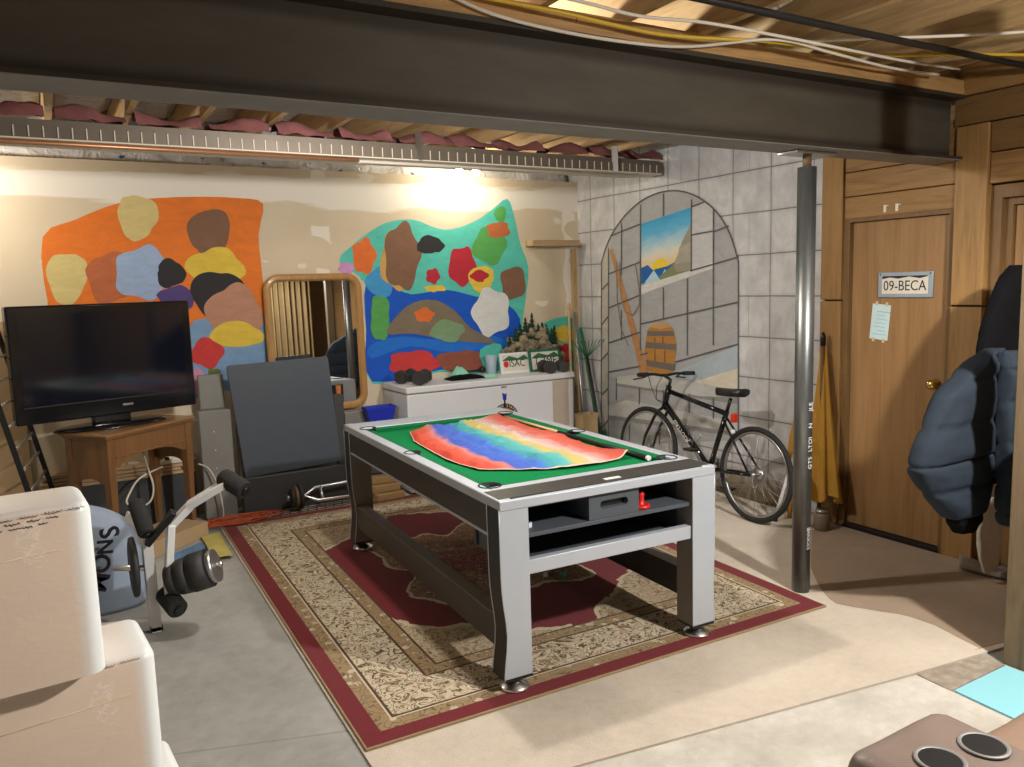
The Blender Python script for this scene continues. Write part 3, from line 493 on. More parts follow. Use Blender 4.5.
m_silver = M('silver_laminate', (.47,.51,.57), .42, .25, .06); m_chrome = M('chrome', (.78,.78,.79), .28, 1., .05); m_steel = M('satin_steel', (.42,.42,.43), .35, .9, .1)
m_charc = WOOD('charcoal_laminate', (.040,.037,.034), 'y', .8, .4); m_char2 = M('cabinet_grey', (.070,.082,.100), .5, 0, .12); m_taupe = M('taupe_laminate', (.20,.178,.158), .45, .1, .1)
m_felt = M('green_felt', (.008,.19,.06), .95, 0, .14, 40., .2, 300., .05); m_feltd = M('cushion_felt', (.010,.15,.055), .95, 0, .14, 40., .2, 300., .1)
m_flag = mk_flag(); m_red = M('red_plastic', (.62,.02,.015), .35); m_teal = M('teal_chalk', (.05,.42,.38), .8); m_chalkb = M('blue_chalk', (.06,.22,.50), .8)
m_cue = WOOD('cue_maple', (.62,.42,.22), 'y')
m_tote = mk_tote(); m_ink = M('pen_ink', (.02,.015,.03), .6); m_inkr = M('faded_ink', (.22,.07,.06), .6)
m_slate = M('slate_board', (.062,.076,.098), .42, 0, .1, 12., .1, 60., .5); m_gmet = M('grey_cabinet_metal', (.22,.215,.205), .5, .3, .12); m_gdark = M('dark_grey_panel', (.05,.052,.055), .5)
m_pine = WOOD('stand_wood', (.20,.095,.036), 'z', .7, .4, coat=.2); m_pinet = WOOD('stand_top_wood', (.25,.125,.048), 'x', .7, .35, coat=.3); m_frame = WOOD('mirror_frame_wood', (.42,.225,.072), 'z', .75, .35, coat=.3)
m_log = WOOD('block_wood', (.40,.26,.12), 'x'); m_card = M('cardboard', (.42,.29,.16), .85, 0, .12); m_ply = WOOD('lumber_tan', (.46,.32,.18), 'x')
m_blue = M('blue_plastic', (.012,.03,.42), .4); m_navy = M('navy_shell_fabric', (.021,.030,.043), .85, 0, .2, 9., .6, 22., .2); m_coat = M('black_coat_fabric', (.005,.005,.006), .95, 0, .3, 9., .3, 40., .1)
m_cream = M('cream_knit', (.58,.53,.45), .95, 0, .1, 30., .6, 120.); m_slip = M('grey_felt', (.24,.215,.19), .95, 0, .2, 20., .5, 120.)
m_leath = M('brown_leather', (.19,.142,.118), .42, 0, .28, 6., .25, 90., .5); m_leath2 = M('worn_leather', (.24,.16,.115), .5, 0, .2, 5., .2, 60.); m_throw = M('dark_brown_throw', (.055,.030,.018), .95, 0, .3, 30., .6, 200.)
m_rope = M('orange_cord', (.42,.075,.025), .5); m_wirew = M('white_cable', (.66,.62,.54), .5); m_wirey = M('yellow_cable', (.60,.40,.03), .5); m_pipe = M('black_pipe', (.012,.012,.013), .4)
m_matb = M('blue_mat', (.12,.23,.40), .8, 0, .3, 14.); m_maty = M('yellow_mat', (.50,.43,.12), .85, 0, .3, 9.); m_turq = M('turquoise_sheet', (.27,.60,.68), .6, 0, .05)
m_sack = M('blue_sack', (.27,.33,.43), .85, 0, .3, 5., .5, 14.); m_stone = M('craft_rock', (.26,.22,.14), .9, 0, .85, 30., .9, 40.); m_tree = M('craft_pine', (.012,.045,.022), .9, 0, .3)
m_umb = M('mustard_canvas', (.46,.245,.035), .8, 0, .2, 8.); m_jar = M('dusty_jar', (.20,.16,.115), .3, 0, .2); m_paper = M('blue_paper', (.50,.66,.68), .8); m_bag = M('paper_bag', (.45,.33,.18), .85, 0, .15); m_shade = M('shaded_enamel', (.44,.38,.31), .5, 0, .1)
m_brass = M('brass', (.72,.50,.16), .2, .9); m_iron = M('cast_iron', (.050,.050,.050), .6, .4, .3, 20., .3); m_rust = M('rusty_plate', (.17,.11,.06), .7, .3, .3)
m_greenb = M('green_frame', (.01,.12,.08), .5); m_plate = M('plate_face', (.66,.63,.54), .45); m_mint = M('mint_fabric', (.25,.62,.47), .8); m_cup = M('frosted_cup', (.35,.45,.55), .3)
m_green2 = M('garden_green', (.02,.12,.06), .6); m_orange = M('orange_badge', (.50,.15,.04), .5); m_refl = M('red_reflector', (.55,.03,.01), .3); m_curt = M('tan_curtain', (.17,.115,.05), .85, 0, .2)
m_tape = M('clear_tape', (.55,.45,.30), .3); m_txt = M('white_print', (.80,.80,.78), .5); m_wgrey = M('window_plate', (.30,.36,.42), .4, .3); m_siding = M('pale_siding', (.62,.55,.40), .7)
m_bulb = mk_glow("bulb_glow", (1.,.88,.68), 260.); m_key = mk_glow('lamp_glow', (1.,.88,.70), 600.)
def mk_mirror():
    g = G('mirror_glass'); n = g.noise(g.pos(), 2.); return g.out(g.mix(n, (.86,.87,.86), (.88,.88,.87)), .015, 1.)
m_mirror = mk_mirror()
# ------------------------------------------------------------------ camera
f_px, yaw, pit, rol, CH = 795.68, .5289, .1237, -.03, 1.698
Fv = V((sin(yaw)*cos(pit), cos(yaw)*cos(pit), -sin(pit))); Rv = V((cos(yaw), -sin(yaw), 0)); Uv = Rv.cross(Fv)
R2 = Rv*cos(rol)+Uv*sin(rol); U2 = Uv*cos(rol)-Rv*sin(rol)
cam = bpy.data.cameras.new('camera'); cam.sensor_width = 36; cam.sensor_fit = 'HORIZONTAL'; cam.lens = f_px/1024*36; cam.clip_start = .02
co = bpy.data.objects.new('camera', cam); COL.objects.link(co)
Mc = Matrix((R2, U2, -Fv)).transposed().to_4x4(); Mc.translation = (0,0,CH); co.matrix_world = Mc
scn = bpy.context.scene; scn.camera = co
scn.view_settings.view_transform = 'Standard'; scn.view_settings.look = 'None'; scn.view_settings.exposure = .15
scn.cycles.max_bounces = 8; scn.cycles.diffuse_bounces = 5; scn.cycles.use_denoising = True; scn.cycles.sample_clamp_indirect = 6.

W, D = 4.558, 6.44
# ------------------------------------------------------------------ room shell
struct(MB().box((-2.6,-3.4,-.1),(5.3,7.0,0)).build('floor', m_conc), 'grey smooth concrete basement floor')
struct(MB().box((-2.6,D,0),(W,D+.1,2.657)).build('wall_back', m_dry), 'taped unpainted drywall behind the painted murals')
struct(MB().box((-2.6,D+.16,0),(W+.2,D+.3,3.1)).build('wall_outer', m_wallw), 'concrete wall above the drywall')
struct(MB().box((-2.7,-3.4,0),(-2.6,7.0,3.1)).build('wall_left', m_wallw), 'plain wall left of the room')
struct(MB().box((-2.6,-3.5,0),(5.3,-3.4,3.1)).build('wall_rear', m_siding), 'pale wall behind the viewer')
struct(MB().box((W,3.58,0),(W+.16,D+.2,3.1)).build('wall_right', m_block), 'wall painted as grey stone blocks')
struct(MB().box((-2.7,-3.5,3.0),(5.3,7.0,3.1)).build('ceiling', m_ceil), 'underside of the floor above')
struct(MB().box((5.2,-3.4,0),(5.3,3.6,3.1)).build('wall_hall', m_wallw), 'wall beyond the doors')
# timber wall with two doors
b = MB(); b.box((W+.12,-3.4,2.33),(W+.2,3.6,3.0)); b.box((W+.12,-3.4,0),(W+.2,1.55,2.4)); b.box((W+.02,3.42,0),(W+.2,3.6,2.4)); b.box((W+.02,2.54,0),(W+.2,2.7,2.4))
struct(b.build('wall_timber', m_cedar_d), 'dark backing of the timber wall')
def board(name, a, c, mat, lab): return struct(MB().box(a, c, bev=.004).build(name, mat), lab)
board('trim_1', (W-.025,3.44,1.535),(W+.03,3.60,2.52), m_cedar_v, 'upper cedar upright left of the door')
board('trim_2', (W-.025,3.44,0),(W+.03,3.60,1.525), m_cedar_v, 'lower cedar upright left of the door')
board('trim_3', (W-.03,2.52,1.505),(W+.03,2.70,2.50), m_cedar_v, 'upper cedar upright right of the door')
board('trim_4', (W-.03,2.52,0),(W+.03,2.70,1.495), m_cedar_v, 'lower cedar upright right of the door')
for i,(z0,z1) in enumerate(((2.055,2.19),(2.195,2.345),(2.35,2.55))):
    board('trim_%d'%(5+i), (W-.01,2.705,z0),(W+.12,3.435,z1), m_cedar_h, ['cedar board directly over the door','middle cedar board over the door','top cedar board over the door'][i])
for i,(z0,z1) in enumerate(((2.17,2.335),(2.34,2.50),(2.505,2.66),(2.665,2.84),(2.845,2.99))):
    y1 = 2.515 if i < 2 else 2.72
    board('trim_%d'%(8+i), (W-.01-.006*i,.9,z0),(W+.12,y1,z1), m_cedar_h if i in (0,3) else m_cedar_d, 'horizontal timber board %s the second doorway' % ['just over','second over','third over','fourth over','topmost over'][i])
board('trim_13', (W-.02,.9,0),(W+.12,1.55,2.165), m_cedar_d, 'timber boards right of the second doorway')
# door jambs
b = MB(); b.box((W-.005,3.395,0),(W+.12,3.438,2.055)); b.box((W-.005,2.702,0),(W+.12,2.735,2.055)); b.box((W-.005,2.735,2.03),(W+.12,3.395,2.055))
struct(b.build('trim_14', m_jamb), 'door jamb')
b = MB(); b.box((W+.02,2.46,0),(W+.13,2.535,2.16)); b.box((W+.02,1.56,0),(W+.13,1.63,2.16)); b.box((W+.02,1.63,2.09),(W+.13,2.46,2.16)); b.box((W+.06,2.42,0),(W+.13,2.46,2.09)); b.box((W+.06,1.63,2.05),(W+.13,2.42,2.09))
struct(b.build('trim_15', m_jamb), 'jamb of the second doorway')
d = thing('door_1', 'flat oak veneer door with a personalised number plate on it', None, (W+.03,0,0), kind='structure')
MB().box((0,2.74,.035),(.04,3.392,2.028)).build('panel', m_oak, d)
MB().lathe([(0,0),(.028,0),(.03,.006),(.012,.012),(.011,.035),(.026,.045),(.031,.058),(.026,.072),(0,.076)], frame((0,2.80,1.03),(0,1,0),(0,0,1)) @ Matrix.Rotation(pi,4,'X')).build('door_knob', m_brass, d)
d2 = thing('door_2', 'brown door deep inside the dark second doorway', None, (W+.085,0,0), kind='structure')
MB().box((0,1.64,.01),(.04,2.415,2.045)).build('panel', m_oak, d2)
struct(MB().box((W-.02,2.735,0),(W+.12,3.395,.03)).build('trim_16', m_black), 'black strip painted for the dark gap under the door')  # black strip stands in for the shaded gap below the door
# ceiling framing
JX = [.13+.406*k for k in range(-6,12)]
for i, x in enumerate(JX):
    o = MB().box((x-.019,-3.3,2.75),(x+.019,6.55,2.985)).build('ceiling_joist', m_framing)
    tag(o, 'pale lumber floor joist running overhead from front to back', None, 'floor joists overhead', 'structure')
bm = thing('steel_beam', 'dark brown steel beam crossing the whole ceiling', None, (0,0,0), kind='structure')
b = MB(); b.box((-2.58,2.66,2.3185),(W-.02,2.86,2.335)); b.box((-2.58,2.66,2.65),(W-.02,2.86,2.67)); b.box((-2.58,2.745,2.335),(W-.02,2.775,2.65))
b.build('beam_section', m_beam, bm)
MB().box((-2.58,2.66,2.3150),(W-.02,2.86,2.3184)).build('flange_light_strip', M('flange_lit_grey', (.23,.23,.22), .6, 0, .3), bm)  # paler strip painted for the light on the beam underside
o = MB().box((-2.58,2.665,2.671),(W-.02,2.85,2.709)).box((-2.58,2.67,2.711),(1.9,2.85,2.749)).box((1.905,2.67,2.711),(W-.02,2.85,2.749)).build('beam_plate', m_framx)
struct(o, 'orange lumber plate lying along the top of the steel beam')
# duct along the back wall
d = thing('air_duct', 'long brown sheet metal duct with ribbed lower strip along the back wall', 'duct', (0,5.15,0))
MB().box((-2.55,.0,2.63),(4.48,.24,2.668)).build('duct_body', m_duct, d)
b = MB(); b.box((-2.55,-.012,2.565),(4.48,.22,2.632))
b.build('ribbed_strip', m_duct, d)
b = MB()
for k in range(100): b.box((-2.5+.07*k,-.017,2.57),(-2.494+.07*k,-.011,2.63))
b.build('rib', m_lip, d)['kind'] = 'stuff'
b = MB(); b.box((-2.55,-.02,2.558),(4.48,.20,2.566)); b.build('lower_flange', m_lip, d)  # flange colour lightened to stand for light under the duct
for x in (2.32,4.0): MB().beam((x,-.024,2.56),(x-.01,-.03,2.752),.05,.006).build('hanger_strap', m_steel, d)
for i,(x0,x1,y,mt,lab) in enumerate(((-2.5,1.9,5.175,m_copper,'copper pipe run below the duct on its near side'),(-2.5,4.3,5.22,m_pvc,'pale pipe run below the middle of the duct'),(-2.5,4.3,5.27,m_pvc,'pale pipe run below the far side of the duct'))):
    MB().tube([(x0,y-5.15,2.546),(x1,y-5.15,2.546)],.012,10).build('pipe_run', mt, d)  # copper and pale pipes, kept as parts of the duct
# insulation: pink batts on the duct, bags in the bays, quilt on the wall top
def quilt(x0,x1,y0,y1,z0,z1,amp,seed,axis):
    b = MB(); b.sm = True
    def fn(u,v):
        if axis == 'y':                        # faces -Y
            x = x0+(x1-x0)*u; z = z0+(z1-z0)*v
            return V((x, y0+amp*mnoise.fractal(V((x*4,z*7,seed)),.7,2.,4), z))
        x = x0+(x1-x0)*u; y = y0+(y1-y0)*v
        sag = -amp*1.6*sin(pi*u)
        return V((x, y, z0+sag+amp*mnoise.fractal(V((x*5,y*4,seed)),.7,2.,4)))
    b.grid(26, 14, fn) if axis == 'z' else b.grid(90, 10, fn)
    return b
tag(quilt(-2.5,4.5,6.56,0,2.5,2.99,.045,3.,'y').build('insulation_quilt', m_quilt), 'wrinkled white insulation quilt above the drywall', 'insulation')
for i in range(len(JX)-1):
    x0, x1 = JX[i]+.025, JX[i+1]-.025
    if x0 > 4.4 or x0 < -1.5: continue
    x1 = min(x1, 4.5)
    bz = 2.76+.05*((i*37 % 7)/7-.3)
    b = MB(); b.sm = True
    b.grid(12, 8, lambda u,v: V((x0+(x1-x0)*u, 5.135+.22*v, 2.673+(.082+.028*sin(i*2.1+5*u))*sin(pi*(.02+.8*v))+.012*mnoise.noise(V((u*5,v*4,i))))))
    tag(b.build('insulation_batt', m_pink), 'pink insulation batt lying on top of the duct between two joists', 'insulation', 'pink batts on the duct')
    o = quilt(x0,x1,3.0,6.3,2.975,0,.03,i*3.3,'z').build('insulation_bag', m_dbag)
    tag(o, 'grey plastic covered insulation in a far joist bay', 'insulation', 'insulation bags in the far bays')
    if x0 > 1.5:
        o = quilt(x0,x1,.6,2.62,2.955 if i % 3 else 2.92,0,.045,i*5.1,'z').build('insulation_bag', m_foil)
        tag(o, 'white printed plastic insulation bag in a joist bay before the beam', 'insulation', 'insulation bags in the near bays')
# wires and pipe before the beam
def wire(name, pts, r, mt, lab, cat='cable'):
    out = []
    P = [V(p) for p in pts]
    for i in range(len(P)-1):
        p0, p1, p2, p3 = P[max(i-1,0)], P[i], P[i+1], P[min(i+2,len(P)-1)]
        for k in range(6):
            t = k/6; out.append(.5*((2*p1)+(p2-p0)*t+(2*p0-5*p1+4*p2-p3)*t*t+(3*p1-p0-3*p2+p3)*t**3))
    out.append(P[-1])
    return tag(MB().tube(out, r, 8).build(name, mt), lab, cat)
wire('ceiling_pipe', [(.9,2.28,2.715),(2.118,2.27,2.715),(3.06,2.28,2.715),(4.54,2.27,2.715)], .016, m_pipe, 'straight black pipe under the joists before the beam', 'pipe')
wire('ceiling_cable', [(1.30,2.655,2.735),(1.74,2.60,2.71),(2.04,2.61,2.70),(2.33,2.59,2.69),(2.80,2.50,2.70),(3.27,2.52,2.72),(3.6,2.5,2.735),(4.0,2.3,2.735),(4.5,2.1,2.735)], .008, m_wirey, 'yellow cable stapled along the beam plate')
wire('ceiling_cable', [(1.28,2.645,2.735),(1.5,2.645,2.68),(1.8,2.64,2.655),(2.15,2.642,2.655),(2.45,2.62,2.67),(2.79,2.47,2.70),(3.2,2.50,2.70),(3.7,2.55,2.70),(4.15,2.58,2.72)], .007, m_wirew, 'white cable sagging in front of the beam plate')
wire('ceiling_cable', [(1.45,2.52,2.735),(1.8,2.50,2.72),(2.1,2.52,2.715),(2.4,2.48,2.72),(2.78,2.44,2.705),(3.25,2.46,2.71),(3.75,2.49,2.72),(4.2,2.5,2.735)], .007, m_wirew, 'white cable running above the sagging one')
wire('ceiling_cable', [(2.9,2.60,2.735),(3.3,2.35,2.735),(3.7,2.1,2.735),(4.1,1.8,2.735),(4.5,1.6,2.735)], .007, m_wirew, 'white cable crossing the joists to the right wall')
# support post
p = thing('support_post', 'round grey steel support post under the beam with a screw jack top', 'post', (3.405,2.797,.0105))
MB().tube([(0,0,0),(0,0,2.232)], .047, 28).build('post_tube', m_post, p)
MB().tube([(0,0,2.232),(0,0,2.29)], .022, 16).build('jack_screw', m_rust, p)
b = MB(); b.cbox((0,0,2.297),(.30,.12,.012), bev=.002); b.build('top_plate', m_steel, p)
cv = V((-3.405,-2.797,0)).normalized(); px_ = V((-cv.y, cv.x, 0)); a_ = px_*.62-cv*-.0+cv*.78; a_.normalize()
a_ = (cv*.62+px_*.78*(1)).normalized()
for t,z,s in (('GTS  LTOI  N  JLE',.86,.037),('SXXWE',.30,.036)):
    
    ws = t.split()
    for k,wd in enumerate(ws): lettering(wd, s, m_txt, p, frame(a_*.0476+V((0,0,z+(k-(len(ws)-1)/2)*s*2.7)), (0,0,1), a_.cross(V((0,0,1))) ), depth=.0003)
# second post by the coats
p = thing('timber_post', 'weathered square timber post with a small metal hook, rising out of view', 'post', (3.505,1.725,0))
MB().box((-.045,-.045,0),(.045,.045,2.748), bev=.004).build('post_shaft', m_oldpost, p)
MB().tube([(-.03,-.05,.36),(-.03,-.07,.365),(-.028,-.08,.38),(-.026,-.07,.40),(-.026,-.05,.405)],.004,6).build('hook', m_chrome, p)
# carpets
def flat(name, pts, t, mt, lab, cat='carpet'):
    return tag(MB().prism(pts, .0, t).build(name, mt), lab, cat)
o = flat('carpet', [(.86,2.263),(3.068,1.914),(4.53,1.72),(4.53,6.40),(.99,6.40)], .010, m_carp, 'large beige carpet under the rug and pool table')
o = flat('carpet', [(.83,.4),(3.03,.4),(3.03,1.58),(3.055,1.905),(.855,2.255)], .007, m_carp2, 'pale worn carpet piece nearest the viewer')
o = flat('carpet', [(3.062,1.908),(3.045,1.752),(3.445,1.752),(3.455,1.855)], .008, m_carp3, 'small brown speckled carpet remnant by the timber post')
o = flat('floor_sheet', [(3.06,1.745),(3.035,1.4),(3.44,1.4),(3.44,1.745)], .008, m_turq, 'flat turquoise sheet on the floor by the timber post', 'sheet')
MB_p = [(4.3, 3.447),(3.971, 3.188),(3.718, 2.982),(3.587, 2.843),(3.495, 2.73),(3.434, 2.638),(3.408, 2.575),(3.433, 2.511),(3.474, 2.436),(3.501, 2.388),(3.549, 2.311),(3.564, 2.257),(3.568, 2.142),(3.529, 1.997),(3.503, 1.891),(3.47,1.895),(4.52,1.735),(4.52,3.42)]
o = tag(MB().prism(MB_p,.0102,.0122).build('carpet', m_tanflat), 'brown flat area with a wavy edge in front of the oak door', 'carpet')  # thin brown sheet with a wavy edge over the beige flooring
rug = MB().box((0,0,0),(2.4494,3.2955,.010), bev=.003).build('area_rug', mk_rug(2.4494,3.2955), None, (.8815,2.6512,.0105), (0,0,-.0328))
tag(rug, 'crimson bordered oriental rug with a crimson medallion under the pool table', 'rug')
RZ = .0205
# ------------------------------------------------------------------ paintings on the walls
PC = dict(orange=(.78,.20,.03),skyblue=(.20,.34,.55),yellow=(.66,.55,.24),peach=(.66,.36,.26),rust=(.50,.15,.06),lightblue=(.33,.45,.68),black=(.03,.03,.035),cream=(.76,.70,.60),purple=(.09,.06,.22),
 brown=(.22,.12,.075),gold=(.72,.53,.07),tan=(.48,.25,.17),red=(.58,.05,.05),green=(.12,.20,.05),pink=(.60,.28,.42),teal=(.10,.55,.47),blue=(.012,.10,.58),deepblue=(.02,.17,.66),orangedeep=(.72,.17,.04),lilac=(.58,.30,.60),azure=(.06,.32,.66),
 ochre=(.58,.35,.11),crimson=(.46,.03,.05),leaf=(.10,.38,.10),lime=(.3,.55,.12),white=(.70,.74,.74),umber=(.21,.17,.12),sage=(.20,.33,.19),navy=(.02,.03,.2),redbrown=(.28,.09,.06),
 inner=(.40,.41,.425),jamb=(.50,.48,.42),skyhi=(.08,.42,.72),skymid=(.40,.62,.72),sunset=(.78,.52,.25),sun=(.85,.62,.05),mount=(.02,.13,.42),snow=(.45,.66,.78),sage2=(.22,.26,.14),rock=(.33,.30,.25),rock2=(.40,.37,.31),reveal=(.55,.56,.58),sill=(.66,.66,.65),
 platblue=(.40,.48,.54),platcream=(.66,.61,.51),ledge=(.52,.53,.51),ledgeshade=(.27,.27,.26),oar=(.48,.24,.10),barrel=(.46,.22,.06),hoop=(.17,.15,.13),barreltop=(.56,.32,.13),bark=(.2,.09,.03),line=(.12,.12,.125),rope=(.24,.20,.14))
PM = {k: mk_paint('paint_'+k, v, .24) for k, v in PC.items()}
def mk_sky():
    g = G('painted_sky'); p = g.pos(); x,y,z = g.xyz(p); n = g.noise(g.scale(p,(1,1.5,5)), 5., 4.)
    t = (z+(y-5.485)*.134-1.70)/.49+(n-.5)*.22
    return g.out(g.ramp(t, [(0,(.75,.42,.12)),(.2,(.78,.58,.30)),(.38,(.70,.70,.62)),(.55,(.42,.62,.72)),(.75,(.12,.45,.72)),(1,(.05,.36,.66))]), .7, spec=.25)
PM['skyhi'] = PM['skymid'] = PM['sunset'] = mk_sky()
def smoothpoly(q):
    out = []
    n = len(q)
    for i in range(n):
        p0,p1,p2,p3 = (V(q[(i+k-1) % n]) for k in range(4))
        for k in range(3):
            t = k/3; out.append(.5*((2*p1)+(p2-p0)*t+(2*p0-5*p1+4*p2-p3)*t*t+(3*p1-p0-3*p2+p3)*t**3))
    return out
def painting(name, polys, back, label, smooth=True, lines=()):
    b = MB(); names = []
    def mi(c):
        if c not in names: names.append(c)
        return names.index(c)
    from mathutils.geometry import tessellate_polygon
    def put(c, q, k):
        b.mi = mi(c); off = .001+.00022*k
        P = [V((a, D-off, z)) if back else V((W-off, a, z)) for a, z in q]
        vs = [b.bm.verts.new(p) for p in P]
        for t in tessellate_polygon([P]):
            try: f = b.bm.faces.new([vs[i] for i in t]); f.material_index = b.mi
            except ValueError: pass
    for k,(c,q) in enumerate(polys):
        put(c, smoothpoly(q) if smooth else q, k)
    k = len(polys)
    for c, q, w in lines:
        for (a0,z0),(a1,z1) in zip(q, q[1:]):
            d = V((a1-a0,z1-z0))
            if d.length < 1e-6: continue
            d.normalize(); n = V((-d.y,d.x))*w/2; e = d*w*.3
            put(c, [(a0-e.x+n.x,z0-e.y+n.y),(a1+e.x+n.x,z1+e.y+n.y),(a1+e.x-n.x,z1+e.y-n.y),(a0-e.x-n.x,z0-e.y-n.y)], k)
            k += .05
    o = b.build(name, [PM[c] for c in names], fix=False)
    for p in o.data.polygons:
        want = V((0,-1,0)) if back else V((-1,0,0))
        if p.normal.dot(want) < 0: p.flip()
    o.data.update()
    return tag(o, label, 'painting')
painting('wall_painting', MURAL_A, True, 'orange wall painting with many coloured patches behind the television')
painting('wall_painting', MURAL_B, True, 'teal and blue wall painting with many coloured patches above the freezer')
painting('wall_painting', STONE_P, False, 'wall painting of a stone arch with a window, barrel and oar', False, [('line',q,.013) for c,q in STONE_L]+[('rope',q,.012) for c,q in STONE_R])

# ------------------------------------------------------------------ pool table
PT = thing('pool_table', 'silver and charcoal multi game pool table with green felt standing on the rug', 'pool table', (1.5043,2.7055,RZ), -.0457)
PT.scale = (1.125/1.154, 2.2/2.2185, .8197/.7977)
TW, TL, TH = 1.154, 2.2185, .8182-RZ
def LO(su,sv,z): return (.022 if su == 0 else .008)*math.exp(-((z-.24)/.13)**2)
def leg(su, sv):
    b = MB(); zs = [.055,.07,.12,.18,.24,.30,.36,.42,.48,.54,.64,.76]
    rings = []
    for z in zs:
        off = LO(su,sv,z); uo = off if su == 0 else TW-off; ui = .135 if su == 0 else TW-.135
        v0, v1 = (0,.115) if sv == 0 else (TL-.115,TL)
        q = [(uo,v0),(ui,v0),(ui,v1),(uo,v1)]
        rings.append([b.bm.verts.new((u,v,z)) for u,v in q])
    for A,B in zip(rings,rings[1:]):
        for k in range(4):
            f = b.bm.faces.new((A[k],A[(k+1)%4],B[(k+1)%4],B[k])); f.material_index = {0:0 if sv == 0 else 2,1:2,2:0 if sv == 1 else 2,3:1}[k]
    for rg in (rings[0][::-1],rings[-1]): b.bm.faces.new(rg).material_index = 1
    o = b.build('leg', [m_silver,m_black,m_taupe], PT)
    cu = .07 if su == 0 else TW-.07; cv_ = .045 if sv == 0 else TL-.045
    MB().lathe([(0,0),(.064,0),(.067,.007),(.061,.014),(.034,.026),(.022,.034),(.018,.050),(0,.050)], Matrix.Translation((cu,cv_,0)),28).build('foot', m_chrome, o)
    e = MB()
    for vv in ((0 if sv == 0 else TL-.115)+.002, (.115 if sv == 0 else TL)-.002):
        e.tube([((LO(su,sv,z)-.001 if su == 0 else TW-LO(su,sv,z)+.001), vv, z) for z in zs], .003, 6)
    e.build('edge_trim', m_silver, o)['label'] = 'thin silver edge strips'
    b = MB(); b.cbox((cu,.0575 if sv == 0 else TL-.0575,.055),(.131,.118,.012)); b.build('base_cap', m_black, o)
for su in (0,1):
    for sv in (0,1): leg(su,sv)
for su in (0,1):
    u0,u1 = (.004,.034) if su == 0 else (TW-.034,TW-.004)
    a = MB().box((u0,.116,.64),(u1,TL-.116,.775)).build('side_apron', m_charc, PT)
    MB().box((u0-.002,.116,.628),(u1+.002,TL-.116,.640)).build('trim_strip', m_silver, a)
    w0,w1 = (.022,.095) if su == 0 else (TW-.095,TW-.022)
    s = MB().box((w0,.10,.155),(w1,TL-.10,.290), bev=.004).build('stretcher', m_charc, PT)
    MB().box((w0+.001,.116,.2895),(w1-.001,TL-.116,.2925)).build('top_strip', m_taupe, s)
    b = MB(); c0 = w0-.0012 if su == 0 else w1+.0002
    for vv in (.16,TL-.16): b.box((c0,vv-.012,.235),(c0+.001,vv+.012,.262))
# top: rails, end panels, cushions, felt
b = MB(); z0, z1 = TH-.043, TH
b.box((0,0,z0),(.062,TL,z1),bev=.006); b.box((TW-.062,0,z0),(TW,TL,z1),bev=.006)
b.box((.062,.165,z0),(TW-.062,.225,z1),bev=.004); b.box((.062,TL-.225,z0),(TW-.062,TL-.165,z1),bev=.004)
b.box((.0,-.004,z0),(TW,.022,z1-.004),bev=.004); b.box((0,TL-.022,z0),(TW,TL+.004,z1-.004),bev=.004)
b.build('top_rail', m_silver, PT)
for v0,mt_ in ((.022,m_charc),(TL-.165,m_silver)): MB().box((.01,v0,z0+.003),(TW-.01,v0+.143,z1+.0008)).build('end_panel', mt_, PT)
MB().cbox((.60,.055,z1+.002),(.085,.022,.003)).build('name_plate', m_white, PT)
MB().box((.06,.22,TH-.06),(TW-.06,TL-.22,TH-.030)).build('playing_bed', m_felt, PT)
b = MB(); zf = TH-.030
def cushion(p, q, n):
    p, q, n = V(p), V(q), V(n)
    for s in ((0,0),): pass
    A = [p+V((0,0,TH-.004)), p+n*.012+V((0,0,TH-.004)), p+n*.045+V((0,0,TH-.010)), p+n*.040+V((0,0,zf))]
    B = [q+(x-p) for x in A]
    va, vb = [b.bm.verts.new(x) for x in A], [b.bm.verts.new(x) for x in B]
    for i in range(3): b.bm.faces.new((va[i],va[i+1],vb[i+1],vb[i]))
    b.bm.faces.new(va); b.bm.faces.new(vb[::-1])
mv = TL/2
for u,n in ((.062,(1,0,0)),(TW-.062,(-1,0,0))):
    cushion((u,.29,0),(u,mv-.055,0),n); cushion((u,mv+.055,0),(u,TL-.29,0),n)
for v,n in ((.225,(0,1,0)),(TL-.225,(0,-1,0))): cushion((.13,v,0),(TW-.13,v,0),n)
b.build('cushion', m_feltd, PT)
for (u,v) in ((.085,.25),(TW-.085,.25),(.085,TL-.25),(TW-.085,TL-.25),(.055,mv),(TW-.055,mv)):
    mid = abs(v-mv) < .01; r = .047 if not mid else .042
    MB().lathe([(r,.0),(r+.006,.002),(r+.007,.004),(r+.004,.0055),(r,.004),(r-.004,-.010),(r-.006,-.026),(0,-.0265)], Matrix.Translation((u,v,TH-.0015)),26).build('pocket', m_foamb, PT)
